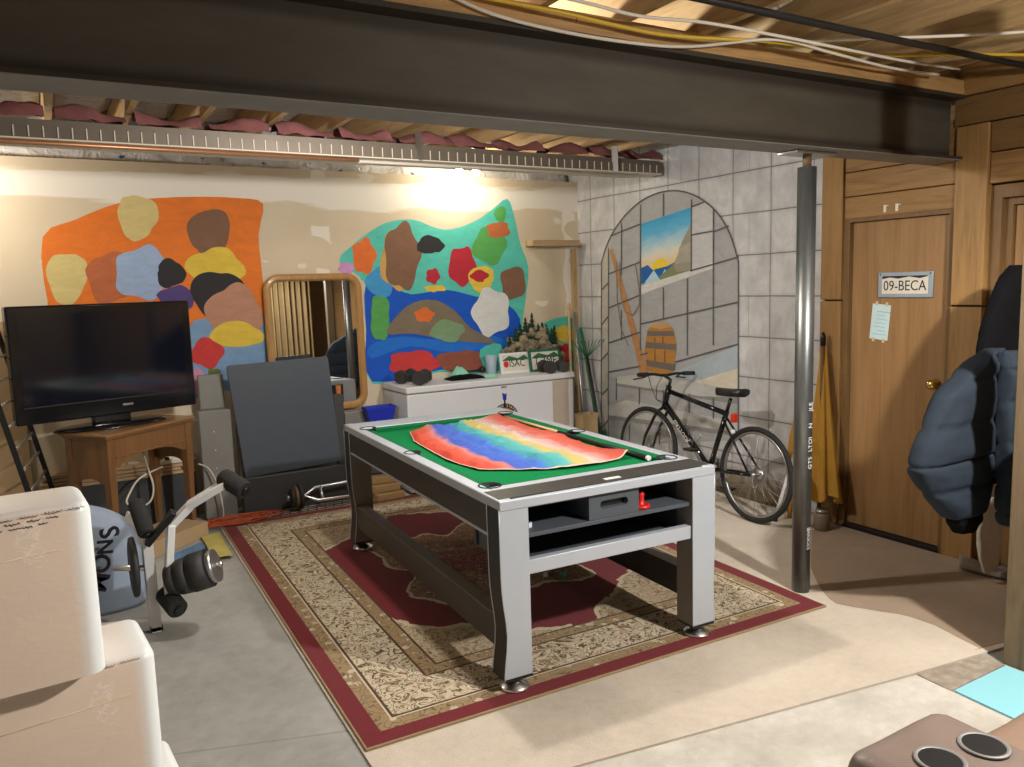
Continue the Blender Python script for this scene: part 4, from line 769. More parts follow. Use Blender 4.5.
# end cabinet
c = MB()
c.box((.135,.012,.472),(TW-.135,.05,.532),bev=.003); cab = c.build('lower_rail', m_silver, PT)
b = MB(); b.box((.10,.45,.48),(TW-.10,.465,.735)); b.box((.115,.05,.476),(TW-.115,.45,.49)); b.box((.115,.116,.49),(.135,.45,.735)); b.box((TW-.135,.116,.49),(TW-.115,.45,.735)); b.box((.10,.19,.715),(TW-.10,.45,.735)); b.box((.10,.03,.742),(TW-.10,.19,.754))
b.build('cabinet_box', m_char2, PT)
MB().box((.1355,.02,.622),(TW-.1355,.449,.640),bev=.002).build('shelf', m_char2, PT)
b = MB(); x0,x1,za,zb = .455,.725,.641,.7548
sx0,sx1,sa,sb = .515,.665,.683,.717
ou = [(x0,za),(x1,za),(x1,zb),(x0,zb)]
def rr(n=6,r=.016):
    P=[]
    for cx_,cz_,a0 in ((sx1-r,sa+r,-90),(sx1-r,sb-r,0),(sx0+r,sb-r,90),(sx0+r,sa+r,180)):
        for i in range(n+1): P.append((cx_+r*cos(R(a0+90*i/n)),cz_+r*sin(R(a0+90*i/n))))
    return P
hole = rr(); HO = [b.bm.verts.new((x,.025,z)) for x,z in hole]; HI = [b.bm.verts.new((x,.055,z)) for x,z in hole]
OO = [b.bm.verts.new((x,.025,z)) for x,z in ou]; nH = len(hole)
q = nH//4
segs = [(1,0),(2,1),(3,2),(0,3)]
order = [1,2,3,0]
for k in range(4):
    A = OO[order[k]]
    for i in range(k*q, k*q+q-1): b.bm.faces.new((A,HO[i+1],HO[i]))
    i = (k*q+q-1); j = (i+1) % nH; B = OO[order[(k+1) % 4]]
    b.bm.faces.new((A,B,HO[j],HO[i]))
for i in range(nH): b.bm.faces.new((HO[i],HO[(i+1)%nH],HI[(i+1)%nH],HI[i]))
b.box((x0,.0555,za),(x1,.062,zb)); b.box((x0,.026,za),(x0+.01,.40,.714)); b.box((x1-.01,.026,za),(x1,.40,.714)); b.box((x0,.026,.714),(x0+.01,.185,.742)); b.box((x1-.01,.026,.714),(x1,.185,.742))
b.m(1).box((sx0-.01,.054,sa-.01),(sx1+.01,.0552,sb+.01))
b.build('slot_panel', [m_char2,m_black], PT)
MB().box((.135,TL-.05,.472),(TW-.135,TL-.012,.532),bev=.003).build('far_rail', m_silver, PT)
MB().box((.135,TL-.10,.533),(TW-.135,TL-.08,.775)).build('far_panel', m_char2, PT)
Tm = Matrix.Translation((1.5043,2.7055,RZ)) @ Matrix.Rotation(-.0457,4,'Z') @ Matrix.Diagonal((1.125/1.154, 2.2/2.2185, .8197/.7977, 1))
def tp(u,v,z): return Tm @ V((u,v,z))
# things in the cabinet and on the felt
o = MB().lathe([(0,0),(.040,0),(.042,.006),(.038,.014),(.026,.016),(.022,.012),(.015,.014),(.014,.05),(.017,.062),(.012,.074),(0,.077)],None,24).build('game_pusher', m_red, None, tp(.775,.075,.6405))
tag(o, 'red plastic game pusher on the shelf inside the table end', 'game piece')
def chalk(loc, mt, lab):
    t = thing('chalk', lab, 'chalk', loc, .4); MB().cbox((0,0,.011),(.022,.022,.022),bev=.002).build('block', m_white if mt is m_chalkb else mt, t)
    MB().cbox((0,0,.0235),(.021,.021,.003),bev=.001).build('chalk_face', mt, t)
chalk(tp(.185,.09,.6405), m_chalkb, 'blue topped chalk cube on the left of the table shelf')
chalk((2.45,3.67,RZ), m_teal, 'teal chalk cube lying on the rug under the table')
chalk((2.369,3.733,RZ), m_white, 'whitish chalk cube lying on the rug under the table')
cue = thing('pool_cue', 'pool cue with black butt lying along the far felt cushion', 'cue', tp(1.045,1.95,zf+.0125))
a, e = V((0,0,0)), Tm.to_3x3() @ V((-.02,-1.62,.004)); k = a.lerp(e,.45); k2 = a.lerp(e,.99)
MB().tube([a,k],[.0062,.010],10).build('shaft', m_cue, cue); MB().tube([k,k2],[.0102,.0135],10).build('butt', m_black, cue); MB().tube([k2,e],[.0137,.0137],10).build('butt_cap', m_white, cue)
# rainbow flag
Lp = [(.217,.64),(.172,.92),(.188,1.2),(.214,1.51),(.30,1.80)]; Rp = [(.985,.45),(.975,.96),(1.0,1.52),(1.04,2.02)]
def lerpl(P,t):
    t *= len(P)-1; i = min(int(t),len(P)-2); f = t-i; return V(P[i]).lerp(V(P[i+1]),f)
def flagp(s,t):
    q = lerpl(Lp,t).lerp(lerpl(Rp,t),s)
    v = q.y-.12*sin(pi*s)*(1-t)**2+.05*sin(pi*s)*t**2*0
    h = .010+.016*abs(mnoise.fractal(V((q.x*9,v*4,1.3)),.8,2.,4))+.018*max(0,sin(9*q.x+1.7*v+1.))**2+.010*(1-abs(sin(11*v-6*q.x+2*mnoise.noise(V((q.x*5,v*5,0))))))**2+.008*(1-abs(sin(17*q.x+5*v+2.5*mnoise.noise(V((q.x*4,v*4,5))))))**2
    ed = min(s,1-s,t,1-t); h = .006+h*min(1,ed/.06+.25)
    r = math.exp(-((s-1)/.05)**2-((t)/.10)**2)
    return Tm @ V((q.x,v,zf+h+.030*r))
b = MB(); b.grid(90,110,flagp,uv=True)
tag(b.build('rainbow_flag', m_flag), 'crumpled rainbow striped cloth spread over the green felt', 'flag')

# ------------------------------------------------------------------ bicycle
BK = thing('bicycle', 'black hybrid bicycle leaning by the painted stone wall', 'bicycle', (4.125,3.80,.0105))
BF = Matrix.Rotation(math.atan2(1.,.025),4,'Z') @ Matrix.Rotation(R(3.5),4,'X')
def bk(b, name, mt, parent=None): return b.xf(BF).build(name, mt, parent or BK)
WR = .335; wb = 1.17
def wheel(x, parent, steer=0.):
    S = Matrix.Translation((x,0,WR)) @ Matrix.Rotation(steer,4,'Z')
    circ = lambda r: [(r*cos(2*pi*k/56),0,r*sin(2*pi*k/56)) for k in range(56)]
    t = bk(MB().tube(circ(WR-.019),.019,10,True).xf(S),'tyre',m_rubber,parent)
    bk(MB().tube(circ(WR-.044),.011,8,True).xf(S),'rim',m_steel,t)
    b = MB()
    for k in range(28):
        a = 2*pi*k/28; s = .03*(-1)**k; b.tube([(.02*cos(a+.6*(-1)**(k//2)),s,.02*sin(a+.6*(-1)**(k//2))),(.286*cos(a),0,.286*sin(a))],.0014,4)
    bk(b.xf(S),'spokes',m_steel,t)
    bk(MB().cyl((0,-.05,0),(0,.05,0),.018).xf(S),'hub',m_steel,t)
RH, FH, BB = V((0,0,WR)), V((wb,0,WR)), V((.45,0,.29)); ST, SB = V((.30,0,.74)), BB; HT, HB = V((.945,0,.84)), V((.98,0,.72))
wheel(0,BK); wheel(wb,BK,R(4))
b = MB(); b.tube([BB,ST],.019,12); b.tube([ST+V((0,0,-.02)),HT+V((0,0,-.02))],.019,12); b.tube([BB,HB],.025,14); b.tube([HT+V((-.004,0,.02)),HB+V((.004,0,-.02))],.024,12)
for s in (-1,1): b.tube([BB+V((0,.03*s,0)),RH+V((0,.06*s,0))],.010,8); b.tube([ST+V((.02,.02*s,-.05)),RH+V((0,.06*s,0))],.008,8)
b.cyl(BB+V((0,-.04,0)),BB+V((0,.04,0)),.022)
fr = bk(b,'bike_frame',m_gloss)
dv = (HB-BB).normalized()
lettering('GATTOUR', .048, m_txt, fr, BF @ frame(BB.lerp(HB,.55)+V((0,.0215,0)), dv*-1, V((dv.z,0,-dv.x))*1) if False else BF @ frame(BB.lerp(HB,.56)+V((0,.0256,0)), -dv, V((-dv.z,0,dv.x))*-1), depth=.0004)
b = MB(); b.tube([HB+V((0,0,-.01)),HB+V((.02,0,-.04))],.018,8)
for s in (-1,1): b.tube([HB+V((.015,.0,-.035)),HB+V((.03,.055*s,-.07)),V((wb-.03,.058*s,WR+.10)),FH+V((0,.055*s,0))],[.013,.014,.012,.010],8)
bk(b,'fork',m_gloss)
bk(MB().tube([ST,ST+(ST-SB).normalized()*.10],.013,10),'seat_post',m_black)
b = MB(); b.sm = True
def sad(u,v):
    x = -.13+.27*v; w = .075*(1-v)**.8*(1 if v < .3 else 1)+.017; w *= min(1,.45+v*6); a = 2*pi*u
    return V((ST.x-.03+x, w*cos(a), .872+.030*sin(a)+.015*(1-v)**2+(.010*math.cos(a)**2 if sin(a) > 0 else 0)))
g_ = b.grid(20,16,sad,True); b.capring(g_[0]); b.capring(g_[-1]); bk(b,'saddle',m_black)
b = MB(); b.tube([HT,HT+V((-.02,0,.07)),HT+V((.06,0,.10))],.013,10); bk(b,'stem',m_black)
hb = HT+V((.06,0,.10)); S = Matrix.Translation(hb) @ Matrix.Rotation(R(4),4,'Z')
h_ = bk(MB().tube([(-.03,-.30,.012),(-.01,-.12,.012),(0,-.04,0),(0,.04,0),(-.01,.12,.012),(-.03,.30,.012)],.0115,10).xf(S),'handlebar',m_black)
for s in (-1,1):
    bk(MB().tube([(-.03,.30*s,.012),(-.019,.19*s,.012)],.017,12).xf(S),'grip',m_rubber,h_)
    bk(MB().tube([(.0,.17*s,.0),(.05,.18*s,-.02),(.045,.28*s,-.03)],.006,6).xf(S),'brake_lever',m_black,h_)
for k,s in enumerate((-1,1)):
    bk(MB().tube([hb+V((.03,.15*s,0)),hb+V((.10,.08*s,.0)),hb+V((.12,.03*s,-.10)),hb+V((.06,.02,-.20)),HB+V((.02,.02*s,.0))],.003,6),'brake_cable',m_black)
c_ = bk(MB().lathe([(.035,-.003),(.085,-.003),(.088,0),(.085,.003),(.035,.003)],Matrix.Translation(BB+V((0,-.05,0))) @ Matrix.Rotation(pi/2,4,'X'),32),'chainring',m_steel)
b = MB(); bk(MB().beam(BB+V((0,.055,0)),BB+V((.10,.06,.135)),.02,.012),'crank',m_steel); bk(MB().beam(BB+V((0,-.06,0)),BB+V((-.10,-.065,-.135)),.02,.012),'crank',m_steel)
for p_ in ((.10,.10,.135),(-.10,-.10,-.135)): bk(MB().cbox(BB+V(p_),(.09,.075,.018),bev=.004),'pedal',m_black)
bk(MB().lathe([(.0,-.02),(.05,-.018),(.042,0),(.03,.012),(0,.015)],Matrix.Translation(RH+V((0,-.04,0))) @ Matrix.Rotation(pi/2,4,'X'),24),'cassette',m_steel)
bk(MB().tube([BB+V((-.02,-.05,.075)),RH+V((.02,-.045,.045))],.004,5).tube([BB+V((-.02,-.05,-.08)),RH+V((.03,-.045,-.10)),RH+V((.0,-.045,-.045))],.004,5),'chain',m_steel)
bk(MB().cbox(V((.225,0,.70)),(.03,.05,.065),bev=.008),'rear_reflector',m_refl)
bk(MB().cbox(V((.235,0,.60)),(.03,.035,.03),bev=.008),'rear_lamp',m_white)
b = MB()
for i in range(2): b.tube([BB.lerp(HB,.30+.05*i)+V((.0,.035*(-1)**i,.02)),BB.lerp(HB,.38)+V((-.06,.04*(-1)**i,.06)),BB.lerp(HB,.5)+V((-.05,.035*(-1)**i,.05)),BB.lerp(HB,.45)+V((0,.0,.015))],.003,6)
bk(b,'bottle_cage',m_steel)
bk(MB().tube([BB+V((-.06,.03,-.0)),BB+V((-.14,.17,-.285))],.008,8),'kickstand',m_black)
# ------------------------------------------------------------------ television, stand and what stands round it
SA = R(37.9)
ST_ = thing('side_table', 'old brown wooden table with a scalloped apron under the television', 'table', (.28,5.60,0), SA)
w_, d_, h_t = .72, .37, .83
b = MB(); b.box((-.025,-.03,h_t-.022),(w_+.02,d_+.03,h_t),bev=.006); b.box((-.012,-.015,h_t-.036),(w_+.01,d_+.015,h_t-.022),bev=.004); b.build('table_top', m_pinet, ST_)
for (x,y) in ((0,0),(w_-.055,0),(0,d_-.055),(w_-.055,d_-.055)):
    b = MB(); t = .055; k = .012
    q0 = [(x+k,y+k),(x+t-k,y+k),(x+t-k,y+t-k),(x+k,y+t-k)]; q1 = [(x,y),(x+t,y),(x+t,y+t),(x,y+t)]
    va = [b.bm.verts.new((a,c,0)) for a,c in q0]; vb = [b.bm.verts.new((a,c,.55)) for a,c in q1]; vc = [b.bm.verts.new((a,c,h_t-.037)) for a,c in q1]
    for A,B in ((va,vb),(vb,vc)):
        for i in range(4): b.bm.faces.new((A[i],A[(i+1)%4],B[(i+1)%4],B[i]))
    b.bm.faces.new(va[::-1]); b.bm.faces.new(vc); b.build('leg', m_pine, ST_)
def apron(M_, L, z0, rise, name):
    n = 16; P = [(0,h_t-.038),(0,z0)]
    for i in range(n+1):
        t = i/n; P.append((.03+(L-.06)*t, z0+rise*(1-abs(2*t-1)**3)))
    P += [(L,z0),(L,h_t-.038)]
    MB().prism(P,0,.018,M_).build(name, m_pine, ST_)
apron(frame((.056,.022,0),(1,0,0),(0,0,1)), w_-.112, .60, .06, 'front_apron')
apron(frame((.022,d_-.056,0),(0,-1,0),(0,0,1)), d_-.112, .50, .03, 'side_apron')
apron(frame((w_-.022,.056,0),(0,1,0),(0,0,1)), d_-.112, .50, .03, 'side_apron')
apron(frame((w_-.056,d_-.022,0),(-1,0,0),(0,0,1)), w_-.112, .60, .06, 'rear_apron')
b = MB(); b.box((.06,-.004,.665),(w_-.06,.012,.672)); b.build('apron_bead', m_pinet, ST_)

TVt = thing('television', 'large glossy black flat television on the small wooden table', 'television', (.345,5.98,h_t), R(14))
TVw, TVb, TVh = 1.14, .075, .75
b = MB(); b.box((-TVw/2,-.035,TVb),(TVw/2,.05,TVb+TVh),bev=.012); b.build('casing', m_gloss, TVt)
MB().box((-TVw/2+.055,-.0375,TVb+.115),(TVw/2-.055,-.0352,TVb+TVh-.055)).build('screen', m_screen, TVt)
b = MB(); b.box((-TVw/2+.05,-.037,TVb+.105),(TVw/2-.05,-.0353,TVb+.113)); b.build('speaker_slot', m_black, TVt)
lettering('SANYO', .020, m_txt, TVt, frame((.10,-.0362,TVb+.062),(1,0,0),(0,0,1)), 'brand_lettering')
b = MB(); b.box((-.12,-.02,.02),(.12,.04,TVb+.02),bev=.01); b.build('neck', m_gloss, TVt)
MB().lathe([(0,0),(1,0),(1,.35),(.9,.9),(0,1)],Matrix.Translation((0,.0,.0)) @ Matrix.Diagonal((.36,.155,.024,1)),40).build('base', m_gloss, TVt)

tag(MB().box((.10,-.20,0),(.60,.13,.105),bev=.003).m(1).box((.10,-.045,.1052),(.60,-.01,.1058)).build('cardboard_box', [m_card,m_ply], None, (.28,5.60,.0), (0,0,SA)), 'flat cardboard box on the floor under the wooden table', 'box')
t = thing('storage_bench', 'low dark grey bench along the wall behind the wooden table', 'bench', (0,6.39,0))
MB().box((-.12,-.035,.0),(.90,.045,.03)).box((-.12,-.035,.03),(.90,.045,.36),bev=.004).build('bench_body', m_gdark, t)
for i,(x0,x1,y0,dz,lab) in enumerate(((-.10,.90,-.045,0,'bottom tan lumber board on the low bench'),(-.12,.80,-.04,.026,'second tan lumber board on the low bench'),(-.05,.91,-.045,.052,'third tan lumber board on the low bench'),(-.11,.62,-.038,.078,'topmost tan lumber board on the low bench'))):
    tag(MB().box((x0,0,0),(x1,.082,.022),bev=.002).build('lumber_board', m_ply, None, (0,6.39+y0,.3615+dz)), lab, 'board')
ps = thing('power_strip', 'cream power strip lying on the lumber boards behind the wooden table', 'power strip', (.76,6.385,.4365))
MB().cbox((0,0,.02),(.30,.055,.036),bev=.008).build('strip_case', m_offw, ps)
for x in (-.1,-.05): MB().cbox((x,-.012,.045),(.032,.03,.02),bev=.004).build('plug', m_wirew if x < -.07 else m_black, ps)
wire('power_cable', [(.66,6.22,.455),(.50,6.18,.40),(.42,6.16,.30),(.40,6.14,.24),(.46,6.13,.20),(.55,6.14,.23),(.58,6.15,.33),(.56,6.17,.45),(.53,6.2,.62)], .007, m_wirew, 'white power cable hanging in a loop below the lumber boards')
wire('power_cable', [(.90,6.2,.445),(.97,6.15,.40),(1.02,6.12,.25),(1.03,6.10,.03),(.90,6.02,.012)], .005, m_wirew, 'thin white cable running down from the power strip to the floor')
# bed frame rails and cardboard at the far left
t = thing('metal_rack', 'black metal frame with grey cross bars leaning at the far left behind the television', 'metal frame', (0,0,0))
for y,x0 in ((5.55,-.06),(6.28,.03)):
    b = MB(); b.beam((x0,y,.0),(x0-.32,y,1.62),.045,.03); b.build('rail', m_black, t)
for k in range(11):
    z = .12+.135*k; b = MB(); b.tube([(-.06-.1975*z,5.56,z),(.03-.1975*z,6.27,z)],.009,8); b.build('cross_bar', m_steel, t)
tag(MB().box((-.75,0,0),(-.16,.012,1.55)).build('cardboard_sheet', m_card, None, (.0,6.40,0), (R(-.5),0,0)), 'tall brown cardboard sheet standing against the wall at far left', 'cardboard')
# folded game table, mirror, bin
t = thing('folded_game_table', 'folded game table with an upright slate board and grey side frames', 'game table', (0,0,0))
b = MB(); b.prism([(1.225,.30),(1.975,.33),(1.915,1.165),(1.905,1.178),(1.16,1.162),(1.145,1.15)],0,.022,frame((0,6.17,0),(1,0,0),(0,0,1))); b.build('slate_panel', m_slate, t)
b = MB(); b.box((1.19,6.12,.0107),(2.0,6.20,.30),bev=.01); b.build('base_panel', m_gdark, t)
b = MB(); b.box((.93,6.20,.0107),(1.16,6.29,.83),bev=.006); b.box((.96,6.29,.83),(1.14,6.35,1.09),bev=.006); b.build('side_frame', m_gmet, t)
b = MB(); b.box((1.96,6.20,.0107),(2.04,6.25,.86),bev=.006); b.build('side_board', m_gdark, t)
b = MB(); b.box((1.2,6.205,.30),(2.0,6.27,.72),bev=.004); b.build('back_box', m_gmet, t)
b = MB()
for k in range(4): b.ball((1.03,6.199,.25+.14*k),(.007,.003,.007),5)
b.build('rivet', m_chrome, t)
b = MB(); b.box((1.99,6.215,.862),(2.03,6.24,.93),bev=.004); b.build('corner_tab', m_orange, t)
tag(MB().box((2.05,6.22,.0107),(2.30,6.37,.705),bev=.008).build('metal_box', m_gmet), 'grey metal box standing under the right end of the mirror', 'box')
def rrect(w,h,r,n=8):
    P = []
    for cx_,cz_,a0 in ((w/2-r,-h/2+r,-90),(w/2-r,h/2-r,0),(-w/2+r,h/2-r,90),(-w/2+r,-h/2+r,180)):
        for i in range(n+1): P.append((cx_+r*cos(R(a0+90*i/n)),cz_+r*sin(R(a0+90*i/n))))
    return P
MW, MHh = .80, 1.12
t = thing('wall_mirror', 'large mirror in a rounded honey coloured wooden frame leaning behind the folded table', 'mirror', (1.905,6.395,.712+MHh/2))
Mt = Matrix.Rotation(R(-1.2),4,'X')
b = MB(); prof = [(0,.0),(0,-.030),(.012,-.042),(.028,-.036),(.040,-.044),(.052,-.030),(.058,-.014),(.058,0)]
rings = []
for ins, y in prof:
    P = rrect(MW-2*ins, MHh-2*ins, max(.02,.125-ins)); rings.append([b.bm.verts.new(Mt @ V((x,y,z))) for x,z in P])
for A,B in zip(rings,rings[1:]):
    n = len(A)
    for i in range(n):
        f = b.bm.faces.new((A[i],A[(i+1)%n],B[(i+1)%n],B[i])); f.smooth = True
b.build('frame', m_frame, t)
b = MB(); b.bm.faces.new([b.bm.verts.new(Mt @ V((x,-.012,z))) for x,z in rrect(MW-.114,MHh-.114,.07)]); b.build('mirror_glass', m_mirror, t)
b = MB(); b.bm.faces.new([b.bm.verts.new(Mt @ V((x,-.002,z))) for x,z in rrect(MW-.01,MHh-.01,.12)]); b.build('backing', m_card, t)
b = MB(); 
bn = thing('storage_bin', 'open bright blue plastic bin beside the white freezer', 'bin', (2.315,6.145,.601))
def binw(u,v):
    pass
tag(MB().box((2.19,5.95+.13,.0107),(2.44,6.21,.60),bev=.004).build('storage_crate', m_gdark), 'dark storage crate under the blue bin beside the freezer', 'crate')
B0 = [(-.12,-.06),(.12,-.06),(.12,.06),(-.12,.06)]
b = MB(); H_ = .14
lv = [(.0,.80),(H_-.02,1.0),(H_-.02,1.06),(H_,1.06),(H_,.98),(.02,.77)]
rings = [[b.bm.verts.new((x*s,y*s,z)) for x,y in B0] for z,s in lv]
for A,B in zip(rings,rings[1:]):
    for i in range(4): b.bm.faces.new((A[i],A[(i+1)%4],B[(i+1)%4],B[i]))
b.bm.faces.new(rings[0][::-1]); b.bm.faces.new(rings[-1]); b.build('bin_body', m_blue, bn)
# barbell, grid mat, cord, mats, wood blocks
t = thing('wire_grid', 'black wire grid panel lying flat on the floor by the rug', 'grid', (1.60,6.02,.011))
b = MB(); n = 9
for k in range(n+1): b.tube([(-.25+.62*k/n,-.07,.004),(-.20+.62*k/n,.085,.004)],.0035,5)
for k in range(4): b.tube([(-.25+.015*k,-.07+.05*k,.0085),(.40+.015*k,-.07+.05*k,.0085)],.0035,5)
b.build('grid_wires', m_black, t)
t = thing('trap_bar', 'silver hex lifting bar with iron plates on one end', 'barbell', (1.62,6.012,.125))
b = MB(); hx = [(-.0,0),(.10,.075),(.42,.085),(.52,0),(.42,-.085),(.10,-.075)]
b.tube([(x,.0+y*.45,y*.6) for x,y in hx],.012,10,True)
for x in (.14,.38): b.tube([(x,.035,.05),(x,-.035,-.05)],.011,8)
b.tube([(-.12,0,0),(0,0,0)],.012,10); b.build('hex_frame', m_chrome, t)
for i,(x,r,mt) in enumerate(((-.03,.098,m_iron),(-.062,.085,m_rust),(-.09,.075,m_iron))):
    MB().lathe([(.015,-.014),(r-.012,-.014),(r,-.008),(r,.008),(r-.012,.014),(.015,.014)],Matrix.Translation((x,0,0)) @ Matrix.Rotation(pi/2,4,'Y'),32).build('weight_plate', mt, t)
MB().cyl((-.11,0,0),(-.135,0,0),.025).build('collar', m_steel, t)
P = []
for k in range(170):
    a = k*.41; r = .125+.055*sin(k*.173)+.03*sin(k*.71); P.append((1.12+1.5*r*cos(a)+.03*sin(k*.09), 5.99+.58*r*sin(a), .028+.008*abs(sin(k*.53))+.00005*k))
P += [(1.25,5.92,.03),(1.35,5.99,.03),(1.45,5.965,.03)]
tag(MB().tube(P,.0045,6).build('extension_cord', m_rope), 'tangled orange extension cord heaped on the far rug corner', 'cord')
b = MB(); b.grid(24,10,lambda u,v: V((.56+.34*u+.02*v,5.25+(.24+.26*u)*v,.004+.008*abs(sin(30*u))))); 
tag(b.build('foam_mat', m_matb), 'ribbed blue mat on the concrete beside the rug', 'mat')
b = MB(); b.grid(8,8,lambda u,v: V((.80+.12*u+.02*v,5.20+.56*v,.022+.004*sin(5*v+3*u))))
tag(b.build('foam_mat', m_maty), 'yellow green mat edge between the blue mat and the rug', 'mat')
rng = random.Random(3)
for i,(x,y,z,L,a,lab) in enumerate(((2.33,5.92,0,.24,3,'lowest wood block nearest the table leg'),(2.35,6.06,0,.22,-3,'wood block at the rear of the floor pile'),(2.29,5.99,0,.18,-2,'wood block at the left of the floor pile'),(2.31,5.955,.060,.24,-5,'wood block lying across the lower blocks'),(2.38,6.055,.060,.18,8,'slanted wood block on the right of the pile'),(2.33,6.0,.120,.22,-9,'topmost wood block of the pile'))):
    tag(MB().cbox((0,0,.03),(L,.08,.058),bev=.006).build('wood_block', m_log, None, (x-.05,y-.012+.004*i,z+.012), (0,0,R(a))), lab, 'wood block')
# blue sack
t = thing('printed_sack', 'plump pale blue sack printed with dark letters behind the white totes', 'sack', (.0,4.85,0))
b = MB(); b.sm = True
def sack(u,v):
    a = 2*pi*u; z = v; w = .36*(sin(pi*min(1,.18+.82*(1-v)**.75)/1.)**.35 if v < 1 else .15); 
    w = .37*(1-v**6*.75); dp = .20*(1-v**4*.75)
    c = cos(a); s = sin(a); e = .55
    x = w*math.copysign(abs(c)**e,c); y = dp*math.copysign(abs(s)**e,s)
    k = mnoise.fractal(V((x*4,y*4,z*5)),.8,2.,4)*.016
    return V((x*(1+k), y*(1+k*1.5)+ .03*v, .57*z*(1+.02*k)))
g_ = b.grid(48,24,sack,True); b.capring(g_[0][::-1]); b.capring(g_[-1]); b.build('sack_body', m_sack, t)
for i,(ch,x,z,a,s) in enumerate((('M',.115,.20,70,.135),('O',.135,.297,78,.13),('N',.162,.383,85,.105),('S',.19,.458,96,.13))):
    lettering(ch, s, m_ink, t, frame((x+.02,-.232+.05*z*z,z),(cos(R(a)),0,sin(R(a))),(-sin(R(a)),0,cos(R(a)))), 'printed_letter', .002, bold=.003)
# leg developer
t = thing('weight_bench', 'white steel leg developer of a weight bench with black foam rollers', 'exercise machine', (0,0,0))
def wb(name, p, q, w, th, mt, par=t): return MB().beam(p,q,w,th,.004,(0,1,0)).build(name, mt, par)
wb('upright', (.360,4.30,.0),(.352,4.30,.555),.05,.085,m_white)
wb('floor_rail', (.36,4.30,.03),(-.5,4.62,.03),.05,.05,m_white)
wb('foot_cap', (.36,4.30,.002),(.36,4.30,.03),.06,.085,m_black)
wb('swing_arm', (.418,4.22,.20),(.462,4.22,.56),.035,.085,m_white)
wb('swing_arm_top', (.455,4.22,.545),(.56,4.20,.645),.035,.07,m_white)
wb('roller_arm', (.545,4.20,.640),(.745,4.11,.765),.035,.065,m_white)
wb('bracket', (.348,4.24,.47),(.478,4.19,.625),.03,.05,m_black)
wb('seat_post', (.352,4.30,.54),(.30,4.50,.56),.05,.05,m_white)
def roller(p,q,r):
    p,q = V(p),V(q); o = MB().tube([p,p.lerp(q,.06),p.lerp(q,.94),q],[r*.85,r,r,r*.85],22).build('foam_roller', m_foamb, t)
    MB().cyl(q,q+(q-p).normalized()*.012,r*.42).build('roller_cap', m_black, o)
roller((.322,4.35,.665),(.350,4.22,.525),.040); roller((.715,4.16,.775),(.795,4.04,.715),.048); roller((.412,4.26,.195),(.452,4.11,.150),.050)
ax0, ax1 = V((.43,4.20,.275)), V((.66,4.10,.345)); dv_ = (ax1-ax0).normalized()
for i,(a,c,r0,r1,mt) in enumerate(((0,.20,.075,.085,m_iron),(.2,.45,.088,.095,m_iron),(.45,.80,.098,.098,m_iron),(.80,.93,.085,.085,m_steel))):
    MB().tube([ax0.lerp(ax1,a),ax0.lerp(ax1,c)],[r0,r1],30).build('weight_plate', mt, t)
MB().tube([ax0.lerp(ax1,.93),ax0.lerp(ax1,1.05)],.014,10).build('plate_pin', m_chrome, t)
MB().lathe([(0,-.018),(.12,-.018),(.15,-.012),(.155,0),(.15,.012),(.12,.018),(0,.018)],frame((.288,4.36,.33),(0,1,0),(0,0,1)),32).build('side_plate', m_iron, t)
MB().tube([(.20,4.40,.33),(.352,4.30,.33)],.014,10).build('plate_pin', m_chrome, t)
# white totes
def tote(loc, w, d, h, lab, ink):
    t = thing('foam_tote', lab, 'box', loc, R(4))
    b = MB(); b.box((-w,0,0),(0,d,h-.006), bev=.0)
    es = [e for e in b.bm.edges if abs(e.verts[0].co.z-e.verts[1].co.z) > .1]
    bmesh.ops.bevel(b.bm, geom=es, offset=.032, segments=6, profile=.5, affect='EDGES')
    es = [e for e in b.bm.edges if (e.verts[0].co.z > h-.02 and e.verts[1].co.z > h-.02)]
    bmesh.ops.bevel(b.bm, geom=es, offset=.022, segments=4, profile=.5, affect='EDGES')
    for f in b.bm.faces: f.smooth = True
    o = b.build('tote_body', m_tote, t)
    o.data.set_sharp_from_angle(angle=R(40))
    r = random.Random(int(loc[2]*100)); zz = h-.024
    for ln in range(ink):
        x = -w+.02+.02*r.random(); end = -.035-.02*ln; pts = []; kk = 0
        bb = MB()
        while x < end:
            wl = .018+.03*r.random(); pts = []
            for k in range(int(wl/.0022)):
                pts.append((x+k*.0022, -.0008, zz-.010*ln+.0024*sin(k*1.9)*(.4+r.random())+ (x+.3)*.035))
            if len(pts) > 2: bb.tube(pts,.00065,4)
            x += wl+.008
        s = bb.build('handwriting', m_ink, t); s['label'] = 'illegible pen handwriting'
    MB().tube([(-w+.03,-.0005,h-.118),(-w*.5,-.0005,h-.108),(-.06,-.0005,h-.098)],.0012,4).build('tape_edge', m_tape, t)
    return t
tote((.215,2.05,0),.70,.27,.478,'bottom white tote of the stack at left foreground',0)
tote((.158,1.945,.479),.70,.25,.410,'middle white tote with tan front and handwriting in the left stack',1)
tote((.054,1.875,.890),.62,.21,.385,'top white tote with tan front and handwriting in the left stack',3)
